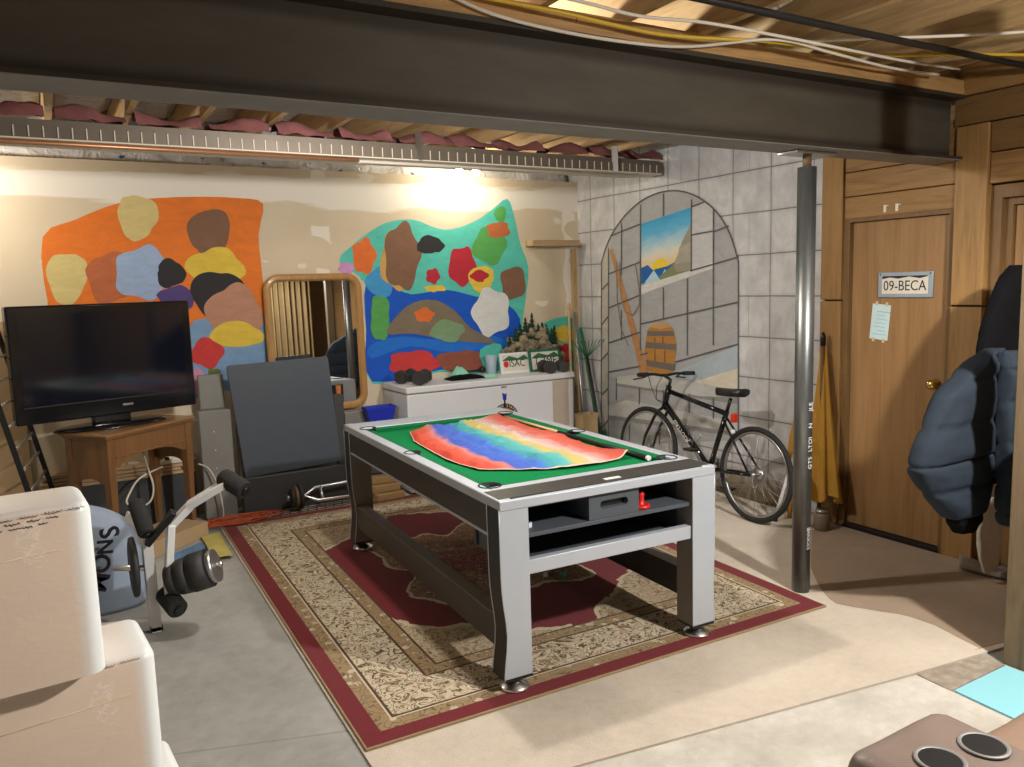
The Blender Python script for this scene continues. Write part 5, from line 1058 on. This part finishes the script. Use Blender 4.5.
# ------------------------------------------------------------------ freezer and what stands on it
FX0, FX1, FY0, FY1, FZ = 2.455, 4.10, 5.88, 6.42, .902
fz = thing('chest_freezer', 'long white chest freezer against the wall below the blue painting', 'freezer', (0,0,0))
MB().box((FX0+.01,FY0+.012,.03),(FX1-.01,FY1,FZ-.062),bev=.012).build('freezer_body', m_fridge, fz)
MB().box((FX0+.05,FY0+.05,.0107),(FX1-.05,FY1-.05,.03)).build('plinth', m_black, fz)
MB().box((FX0,FY0,FZ-.055),(FX1,FY1,FZ),bev=.012).build('lid', m_fridge, fz)
MB().box((FX0+.02,FY0+.02,FZ-.062),(FX1-.02,FY1-.01,FZ-.054)).build('lid_gasket', m_gmet, fz)
b = MB(); b.cbox((3.36,FY0+.008,FZ-.075),(.05,.012,.014),bev=.003); b.build('lid_latch', m_steel, fz)
MB().box((3.86,FY0+.0095,.05),(4.03,FY0+.0118,FZ-.065)).build('shade_strip', m_shade, fz)['label'] = 'tan strip of painted shade at the right end of the freezer front'  # brownish shade on the freezer front, put in as a coloured strip
# round sticker with arched writing and a ribbon over it
S0 = V((3.365,FY0+.0112,.548))
def disc(r,y): 
    return Matrix.Translation(S0+V((0,-y,0))) @ Matrix.Rotation(pi/2,4,'X')
k = MB().lathe([(.135,0),(.135,.0006),(0,.0006)],disc(0,0),48,False).build('round_sticker', m_black, fz)
MB().lathe([(.098,.0006),(.098,.001),(0,.001)],disc(0,0),48,False).build('sticker_centre', m_orange, k)
MB().lathe([(.055,.001),(.055,.0014),(0,.0014)],disc(0,0),32,False).build('sticker_core', m_rust, k)
T = 'UNITED STATES'
for i,ch in enumerate(T):
    if ch == ' ': continue
    a = R(68-136*i/(len(T)-1)); n = V((sin(-a)*-1*-1,0,cos(a))); n = V((-sin(a),0,cos(a)))
    lettering(ch, .030, m_txt, k, frame(S0+n*.116+V((0,-.0009,0)), (cos(a),0,sin(a)), n), 'sticker_lettering', .0003)
MB().prism([(-.016,.0),(.016,.0),(.022,.06),(.005,.05),(-.022,.066)],0,.001,frame(S0+V((0,0,.165)),(1,0,0),(0,0,1))).build('ribbon', m_blue, fz)
MB().prism([(-.008,-.03),(.008,-.03),(.008,.0),(-.008,.0)],0,.001,frame(S0+V((0,0,.165)),(1,0,0),(0,0,1))).build('ribbon_knot', m_black, fz)

def hexbell(loc, rz, r, L, lab, standing=False):
    t = thing('dumbbell', lab, 'dumbbell', loc, rz, 'iron hex dumbbells on the freezer')
    hexp = [(r*cos(R(60*k)),r*sin(R(60*k))) for k in range(6)]; z = r*.866
    for s in (-1,1):
        Mx = Matrix.Translation((s*L*.5,0,z)) @ Matrix.Rotation(pi/2,4,'Y')
        b = MB(); b.prism(hexp,-.028,.028,Mx)
        bmesh.ops.bevel(b.bm, geom=b.bm.edges[:], offset=.006, segments=2, affect='EDGES'); b.build('head', m_iron, t)
    MB().cyl((-L*.5+.025,0,z),(L*.5-.025,0,z),.014).build('grip', m_chrome, t)
    return t
hexbell((2.60,6.22,FZ),R(35),.062,.15,'iron hex dumbbell at the left end of the freezer, rear one')
hexbell((2.66,6.02,FZ),R(50),.066,.15,'iron hex dumbbell at the left end of the freezer, front one')
hexbell((3.86,5.975,FZ),R(85),.062,.13,'iron hex dumbbell in front of the green framed plate')
hexbell((4.03,5.985,FZ),R(70),.055,.13,'iron hex dumbbell at the right end of the freezer')
b = MB(); b.sm = True
b.grid(30,12,lambda u,v: V((2.93+.33*u,6.02+.17*v,FZ+.002+(.035+.012*mnoise.noise(V((u*5,v*4,2))))*(sin(pi*u)*sin(pi*v))**.35)))
tag(b.build('cloth_pouch', m_coat), 'black soft pouch lying on the middle of the freezer lid', 'pouch')
b = MB(); b.sm = True
b.grid(20,12,lambda u,v: V((3.06+.16*u,6.20+.15*v,FZ+.004+(.075+.03*mnoise.noise(V((u*4,v*4,7))))*(sin(pi*u)*sin(pi*v))**.6)))
tag(b.build('folded_cloth', m_mint), 'mint green cloth behind the black pouch on the freezer', 'cloth')
b = MB(); b.sm = True
b.grid(14,10,lambda u,v: V((3.25+.12*u,6.00+.10*v,FZ+.003+(.03+.02*mnoise.noise(V((u*4,v*4,17))))*(sin(pi*u)*sin(pi*v))**.6)))
tag(b.build('folded_cloth', m_mint), 'small mint green cloth right of the black pouch', 'cloth')
t = thing('pump', 'small black hand pump lying on the freezer by the frosted cup', 'pump', (3.19,6.34,FZ)); MB().tube([(0,0,.03),(.2,.02,.03)],.011,10).build('pump_tube', m_black, t); MB().ball((.22,.022,.035),.03).build('pump_end', m_black, t)
MB_ = MB().lathe([(0,.0),(.040,.0),(.044,.004),(.055,.165),(.052,.166),(.041,.008),(0,.008)],None,28)
tag(MB_.build('frosted_cup', m_cup, None, (3.47,6.30,FZ)), 'frosted pale blue cup beside the white framed plate', 'cup')
def plate(x, y, wd, ht, rz, frame_mat, txt, lab, extra):
    t = thing('number_plate', lab, 'number plate', (x,y,FZ), rz)
    L_ = Matrix.Rotation(R(-12),4,'X')
    MB().box((-wd/2,0,0),(wd/2,.008,ht)).xf(L_).build('plate_face', m_plate, t)
    b = MB(); k = .02
    b.box((-wd/2-.004,-.004,0),(wd/2+.004,.012,k)); b.box((-wd/2-.004,-.004,ht-k),(wd/2+.004,.012,ht)); b.box((-wd/2-.004,-.004,k),(-wd/2+k,.012,ht-k)); b.box((wd/2-k,-.004,k),(wd/2+.004,.012,ht-k))
    b.xf(L_).build('frame', frame_mat, t)
    lettering(txt, ht*.50, m_ink, t, L_ @ frame((wd*.05 if extra else 0,-.001,ht*.46),(1,0,0),(0,0,1)), depth=.001, sx=.85)
    MB().prism([(-wd*.45,ht*.62),(-wd*.2,ht*.85),(wd*.1,ht*.72),(wd*.32,ht*.86),(wd*.45,ht*.7),(wd*.45,ht*.62)],0,.0006,L_ @ frame((0,-.0002,0),(1,0,0),(0,0,1))).build('mountain_print', m_green2, t)
    if extra: MB().ball((-wd*.32,-.001,ht*.45),(.026,.002,.030),8).xf(L_).build('flower_print', m_red, t)
plate(3.665,6.18,.30,.185,R(-4),m_white,'ISAC','white framed number plate with dark letters on the freezer',True)
plate(3.95,6.12,.33,.20,R(-2),m_greenb,'T ZME','green framed number plate behind the hex dumbbells',False)
t = thing('rock_diorama', 'model mountain of small tan rocks with dark pine trees on the freezer', 'model', (3.93,6.31,FZ))
b = MB(); rng = random.Random(5)
for i in range(190):
    x = rng.uniform(-.27,.27); hgt = .33*(1-(abs(x)/.30)**4); z = rng.uniform(.0,1)*hgt; r = rng.uniform(.022,.045)
    bm2 = bmesh.ops.create_icosphere(b.bm, subdivisions=1, radius=r, matrix=Matrix.Translation((x,rng.uniform(-.05,.07)*(1-z*1.2),max(r*.7,z))) @ Matrix.Rotation(rng.uniform(0,6),4,V((rng.random(),rng.random(),1))) @ Matrix.Diagonal((1.25,1,.75,1)))
    for v in bm2['verts']: v.co += V((mnoise.noise(v.co*40),mnoise.noise(v.co*40+V((3,1,2))),mnoise.noise(v.co*40+V((7,5,1)))))*.009
t.scale = (1.12,1.0,1.15)
b.build('rock_heap', m_stone, t)['kind'] = 'stuff'
for i in range(11):
    x = -.22+.044*i+rng.uniform(-.015,.015); z = .33*(1-(abs(x)/.31)**3)*rng.uniform(.7,1.)+.0; hh = rng.uniform(.10,.17)
    b = MB(); 
    for k in range(4): b.lathe([(.0,z+hh*(.08+.23*k)),(.034*(1-.2*k),z+hh*(.10+.23*k)),(.004,z+hh*(.42+.2*k)),(0,z+hh*(.42+.2*k))],Matrix.Translation((x,rng.uniform(-.03,.02) if k == 0 else 0,0)) if False else Matrix.Translation((x,-.01,0)),9)
    b.build('pine_tree', m_tree, t)
# ledge, corner strip and tools
tag(MB().box((3.95,6.30,2.045),(4.48,6.439,2.10),bev=.004).build('wall_ledge', m_ply), 'short pale wooden ledge screwed to the drywall', 'ledge')
tag(MB().beam((4.47,6.36,.0),(4.475,6.41,2.02),.05,.022,.002).build('wood_strip', m_fz), 'tall wooden strip standing in the room corner', 'strip')
def tool(name, lab, p, q, r, mt, head=None, hm=None, cat='tool'):
    t = thing(name, lab, cat, p); d = V(q)-V(p)
    MB().tube([(0,0,0),tuple(d)],r,10).build('handle', mt, t)
    if head: head(t, d, hm)
    return t
def shovelhead(t,d,mt):
    b = MB(); b.sm = True; u_ = d.normalized()
    b.grid(10,12,lambda u,v: V((-.01+.20*(u-.5)*(1 if v < .75 else 1-(v-.75)*2.4),-.03+.03*(2*u-1)**2,.0))+u_*(.30*(1-v)+.0)); b.build('blade', mt, t)
def rakehead(t,d,mt):
    b = MB()
    for k in range(9): b.tube([d,d+V((.03*(k-4),-.02,.10)),d+V((.045*(k-4),-.03,.16))],.004,5)
    b.build('tine', mt, t)['kind'] = 'stuff'
tool('garden_fork','grey handled tool leaning in the corner behind the freezer',(4.33,6.04,.0107),(4.42,6.33,1.42),.014,m_steel,shovelhead,m_gmet)
tool('garden_shovel','green handled shovel leaning on the painted wall in the corner',(4.42,5.90,.025),(4.47,6.30,1.26),.015,m_green2,shovelhead,m_green2)
tool('leaf_rake','dark rake leaning on the painted wall nearest the arch',(4.30,5.70,.025),(4.36,6.05,1.00),.013,m_black,rakehead,m_green2)
tool('broom_handle','wooden broom handle leaning in the corner by the freezer',(4.30,6.22,.0107),(4.42,6.425,1.50),.013,m_cue)
b = MB(); lv = [(.0,.85),(.25,1.0),(.44,.96),(.50,1.06)]
rings = [[b.bm.verts.new((x*s+.004*sin(9*z+k),y*s,z)) for k,(x,y) in enumerate([(-.09,-.06),(0,-.075),(.09,-.06),(.09,.06),(0,.07),(-.09,.06)])] for z,s in lv]
for A,B in zip(rings,rings[1:]):
    for i in range(6): b.bm.faces.new((A[i],A[(i+1)%6],B[(i+1)%6],B[i]))
b.bm.faces.new(rings[0][::-1])
tag(b.build('paper_bag', m_bag, None, (4.20,5.86,.0105), (0,0,.1)), 'upright tan paper bag right of the freezer', 'bag')

# ------------------------------------------------------------------ door sign, note, parasol, broom, jar
sg = thing('door_sign', 'number plate reading 09-BECA in a grey frame on the oak door', 'sign', (W+.029,3.018,1.625))
MB().box((-.012,-.18,-.078),(0,.18,.078),bev=.003).build('sign_frame', m_wgrey, sg)
MB().box((-.0135,-.152,-.055),(-.0121,.152,.055)).build('plate_face', m_plate, sg)
MB().prism([(-.15,.036),(-.10,.046),(-.04,.038),(.03,.05),(.10,.038),(.15,.05),(.15,.055),(-.15,.055)],0,.0006,frame((-.0137,0,0),(0,-1,0),(0,0,1))).build('mountain_print', m_ink, sg)
lettering('09-BECA', .088, m_ink, sg, frame((-.0139,0,-.008),(0,-1,0),(0,0,1)), sx=.86)
for y in (-.165,.165): MB().ball((-.013,y,.066),(.003,.005,.005),6).build('screw', m_iron, sg)
nt = thing('note', 'pale blue handwritten note taped to the oak door under the sign', 'note', (W+.029,3.185,1.392))
Nr = Matrix.Rotation(R(5),4,'X')
MB().box((-.001,-.064,-.112),(0,.064,.112)).xf(Nr).build('paper', m_paper, nt)
r_ = random.Random(2)
for i in range(7):
    n_ = r_.randint(12,18); y0 = .045-.02*r_.random(); z = .065-.024*i
    MB().tube([(-.0014,y0-.0055*k,z+.0045*sin(k*2.1)*r_.uniform(.4,1)) for k in range(n_)],.0009,4).xf(Nr).build('handwriting', m_chalkb if i else m_ink, nt)
for y,z in ((.035,.115),(-.035,.115),(.035,-.115),(-.035,-.115)): MB().cbox((-.0012,y,z),(.0008,.018,.026)).xf(Nr).build('tape', m_tape, nt)
for y in (3.155,3.06):
    pass
t = thing('door_mark', 'small pale brackets on the board above the door', 'bracket', (W-.0105,3.10,2.095))
for y in (.045,-.035): MB().cbox((0,y,0),(.006,.018,.045)).cbox((-.002,y-.014,.016),(.004,.02,.006)).build('bracket', m_offw, t)
u = thing('parasol', 'furled mustard canvas parasol standing between the post and the door frame', 'parasol', (4.43,3.50,.0105))
MB().tube([(0,0,0),(.04,.02,1.27)],.014,10).build('pole', m_jamb, u)
b = MB(); b.sm = True
def can(uu,v):
    a = 2*pi*uu; r = (.022+.085*(1-v)**1.1)*(1+.30*cos(7*a)*(1-v*.6)); z = .20+.98*v
    return V((.045*z+min(r*cos(a)*.62,.055), .02*z-.02*(1-v)+r*sin(a)*1.15, z+.03*cos(3*a)*(1-v)))
b.grid(56,24,can,True); b.build('canopy', m_umb, u)
MB().lathe([(0,0),(.018,0),(.018,.06),(.008,.09),(0,.092)],Matrix.Translation((.04,.02,1.22)),12).build('finial', m_black, u)
br = thing('paddle', 'yellow paddle leaning on the painted wall left of the post', 'paddle', (4.40,3.72,.0105))
MB().prism([(-.05,.14),(.05,.14),(.045,.55),(.015,.70),(-.015,.70),(-.045,.55)],-.012,.012,Matrix.Rotation(R(5),4,'Y') @ frame((0,0,0),(0,1,0),(.0,0,1))).build('blade', m_umb, br)
MB().tube([(0,0,.0),(.008,0,.16)],.015,10).build('handle', m_umb, br)
cn = thing('walking_stick', 'white stick with a black foot leaning left of the post', 'stick', (4.27,3.73,.0105))
MB().tube([(0,0,.03),(.14,-.04,.46)],.013,10).build('shaft', m_white, cn); MB().tube([(-.008,0,0),(0,0,.035)],.02,10).build('foot', m_black, cn); MB().cbox((.08,-.023,.22),(.03,.03,.035),bev=.004).build('clip', m_black, cn)
jr = thing('glass_jar', 'dusty brown glass jar on the floor by the door frame', 'jar', (4.36,3.42,.0105))
MB().lathe([(0,0),(.045,0),(.052,.01),(.052,.10),(.04,.12),(0,.12)],None,24).build('jar_body', m_jar, jr)
MB().lathe([(0,.121),(.042,.121),(.042,.14),(0,.14)],None,24).build('lid', m_steel, jr)

# ------------------------------------------------------------------ coats on the peg rail
pg = thing('coat_rail', 'wooden coat rail on the right wall holding the coats', 'rail', (0,0,0))
MB().box((4.36,2.15,1.66),(W-.02,2.19,1.76)).build('rail_board', m_cedar_h, pg)
for x in (4.39,4.46): MB().tube([(x,2.15,1.70),(x,2.06,1.72)],.010,8).build('peg', m_iron, pg)
def shell(name, rows, depth, mt, lab, cat, q=0, y0=2.0, par=None, nq=0, nm=None, amp=.018):
    """rows: (z, x centre, half width); closed flattened tube, quilted"""
    b = MB(); b.sm = True
    Z = [r[0] for r in rows]
    def at(t):
        t *= len(rows)-1; i = min(int(t),len(rows)-2); f = t-i; f = f*f*(3-2*f) if False else f
        return V(rows[i]).lerp(V(rows[i+1]),f)
    def fn(u,v):
        z,x,w = at(v); a = 2*pi*u
        fr = abs((nq*v+.5) % 1-.5) if nq else 1
        puff = 1-math.exp(-(fr/.07)**2) if nq else 1
        k = (1-amp*9*(1-puff))*(1+.10*sin(pi*nq*v)**2 if nq else 1)
        n = mnoise.fractal(V((x*6+cos(a)*2,z*7,sin(a)*2)),.8,2.,4)*.012
        dd = depth*min(1,w/.12)*k
        c_, s_ = cos(a), sin(a)
        return V((x+(w*(1-.025*(1-puff) if nq else 1)+n*.5)*math.copysign(abs(c_)**.75,c_), y0+(dd+n)*math.copysign(abs(s_)**.6,s_), z))
    g_ = b.grid(40,70,fn,True); b.capring(g_[0]); b.capring(g_[-1][::-1])
    o = b.build(nm or name, mt, par)
    return o if par else tag(o, lab, cat)
jk = thing('puffer_jacket', 'navy quilted puffer jacket hanging on the coat rail', 'jacket', (0,0,0))
shell('', [(1.335,3.82,.05),(1.29,3.785,.10),(1.23,3.71,.165),(1.15,3.625,.22),(1.05,3.58,.25),(.95,3.545,.285),(.87,3.53,.297),(.83,3.525,.295),(.78,3.54,.275),(.70,3.57,.235),(.63,3.60,.18),(.57,3.62,.12)], .065, m_navy, '', '', nq=5, y0=2.06, par=jk, nm='jacket_body', amp=.024)
shell('', [(1.33,3.80,.05),(1.25,3.83,.09),(1.1,3.85,.100),(.9,3.865,.095),(.7,3.87,.085),(.56,3.875,.078),(.50,3.875,.065)], .075, m_navy, '', '', nq=6, y0=1.975, par=jk, nm='sleeve', amp=.035)
shell('', [(.60,3.62,.10),(.54,3.635,.10),(.485,3.645,.06)], .06, m_coat, '', '', y0=2.06, par=jk, nm='hem_band')
shell('hooded_coat', [(1.72,4.28,.05),(1.66,4.27,.12),(1.55,4.25,.17),(1.42,4.23,.22),(1.3,4.22,.245),(1.1,4.22,.24),(.8,4.22,.22),(.62,4.22,.2)], .05, m_coat, 'black hooded coat hanging behind the navy jacket', 'coat', y0=2.21)
shell('knit_scarf', [(1.66,4.40,.03),(1.0,4.36,.05),(.6,4.29,.08),(.45,4.28,.10),(.3,4.28,.105),(.15,4.30,.09),(.08,4.31,.06)], .02, m_cream, 'cream knitted scarf end hanging below the navy sleeve', 'scarf', y0=2.29)
b = MB(); b.sm = True
def slp(uu,v):
    a = 2*pi*uu; x = v; w = .055*(1-(2*abs(v-.5))**4)**.5+.004; hgt = .04+.05*max(0,v-.35)*1.3
    return V((w*cos(a), -.15+.30*x, .002+hgt*(.5+.5*sin(a)) if sin(a) > 0 else .002+hgt*.5*(1+sin(a))))
g_ = b.grid(20,20,slp,True); b.capring(g_[0]); b.capring(g_[-1])
tag(b.build('slipper', m_slip, None, (4.42,2.36,.0105), (0,0,R(12))), 'grey felt slipper on the carpet below the coats', 'slipper')

cb = thing('shade_cabinet', 'unseen cabinet added beside the timber post to shade the floor', 'cabinet', (3.57,1.56,.0105))  # added out of view to keep lamp light off the floor
MB().box((0,0,0),(.75,.20,1.05),bev=.006).build('shade_cabinet_body', m_jamb, cb)
for k in (0,1): MB().box((.02+.365*k,-.018,.04),(.365+.365*k,-.001,1.02),bev=.004).build('door', m_cedar_v, cb)
# ------------------------------------------------------------------ recliner at lower right
rc = thing('recliner', 'worn brown leather recliner with a two cup holder console arm at lower right foreground', 'armchair', (0,0,0))
def soft(name, a, c, bev, mt, seed=0, amp=.008):
    b = MB(); b.box(a,c,None,bev,5)
    bmesh.ops.subdivide_edges(b.bm, edges=[e for e in b.bm.edges if e.calc_length() > .08], cuts=4, use_grid_fill=True)
    for v in b.bm.verts: v.co += V((mnoise.noise(v.co*6+V((seed,0,0))),mnoise.noise(v.co*6+V((0,seed,3))),mnoise.noise(v.co*7+V((5,seed,0)))))*amp
    for f in b.bm.faces: f.smooth = True
    return b.build(name, mt, rc)
soft('console_arm',(1.50,.10,.02),(1.885,1.125,.605),.055,m_leath,1.)
soft('seat_cushion',(1.90,.15,.12),(2.50,1.10,.505),.07,m_leath2,4.)
soft('backrest',(1.52,-.18,.10),(2.75,.16,1.02),.09,m_leath,7.)
soft('outer_arm',(2.51,.10,.02),(2.76,1.10,.62),.06,m_leath,9.)
MB().box((1.55,.0,.0075),(2.7,1.0,.03)).build('base', m_black, rc)
for x,y in ((1.785,.945),(1.648,.965)):
    o = MB().lathe([(.047,.6075),(.054,.6075),(.056,.610),(.054,.613),(.050,.6135),(.046,.612),(.045,.6115),(0,.6112)],Matrix.Translation((x,y,.0)),32).m(1).lathe([(0,.6118),(.0455,.6118)],Matrix.Translation((x,y,0)),32).build('cup_holder', [m_gmet,m_black], rc)
b = MB(); b.sm = True
b.grid(24,24,lambda u,v: V((1.98+.46*u+.03*sin(7*v),.32+.72*v-.16*(1-u)**2+.02*sin(8*u),.512+.014*abs(mnoise.fractal(V((u*4,v*4,3)),.8,2.,3))+.006)))
tag(b.build('throw_blanket', m_throw), 'dark brown throw lying on the recliner seat', 'blanket')
# ------------------------------------------------------------------ behind the viewer (seen in the mirror)
cu = thing('curtain', 'tan pleated curtain hanging behind the viewer', 'curtain', (0,-.9,0))
b = MB(); b.sm = True
b.grid(160,4,lambda u,v: V((2.95+1.05*u, .055*sin(u*70)+.02*sin(u*23), .06+2.6*v))); b.build('drape', m_curt, cu)
MB().tube([(2.85,0,2.68),(4.1,0,2.68)],.016,10).build('curtain_rod', m_iron, cu)
# ------------------------------------------------------------------ light
def lamp(loc, w, r, c, spot=None):
    l = bpy.data.lights.new('room_light','SPOT' if spot else 'POINT'); l.energy = w; l.shadow_soft_size = r; l.color = c
    if spot: l.spot_size = R(spot); l.spot_blend = .35
    o = bpy.data.objects.new('room_light', l); COL.objects.link(o); o.location = loc
lamp((2.85,.45,2.50),300,.06,(1,.96,.90),172); lamp((2.85,.45,2.44),95,.06,(1,.94,.86)); lamp((-.7,5.9,2.5),38,.05,(1,.90,.76)); lamp((1.7,3.5,2.50),112,.06,(1,.955,.88))  # ceiling fill at the key lamp; unseen lamps added at left and behind beam
for x in (3.113,3.274):
    t = thing('light_bulb', 'bare glowing bulb under the joists behind the duct, %s of the pair' % ('left' if x < 3.2 else 'right'), 'bulb', (x,6.10,2.655))
    MB().ball((0,0,0),(.03,.03,.034),12).build('glass', m_bulb, t)
    MB().tube([(0,0,.03),(0,0,.060)],.016,12).tube([(0,0,.060),(0,0,.093)],.045,20).build('socket', m_white, t)
w = bpy.data.worlds.new('world'); scn.world = w; w.use_nodes = True
w.node_tree.nodes['Background'].inputs[0].default_value = (1,.92,.8,1); w.node_tree.nodes['Background'].inputs[1].default_value = .1
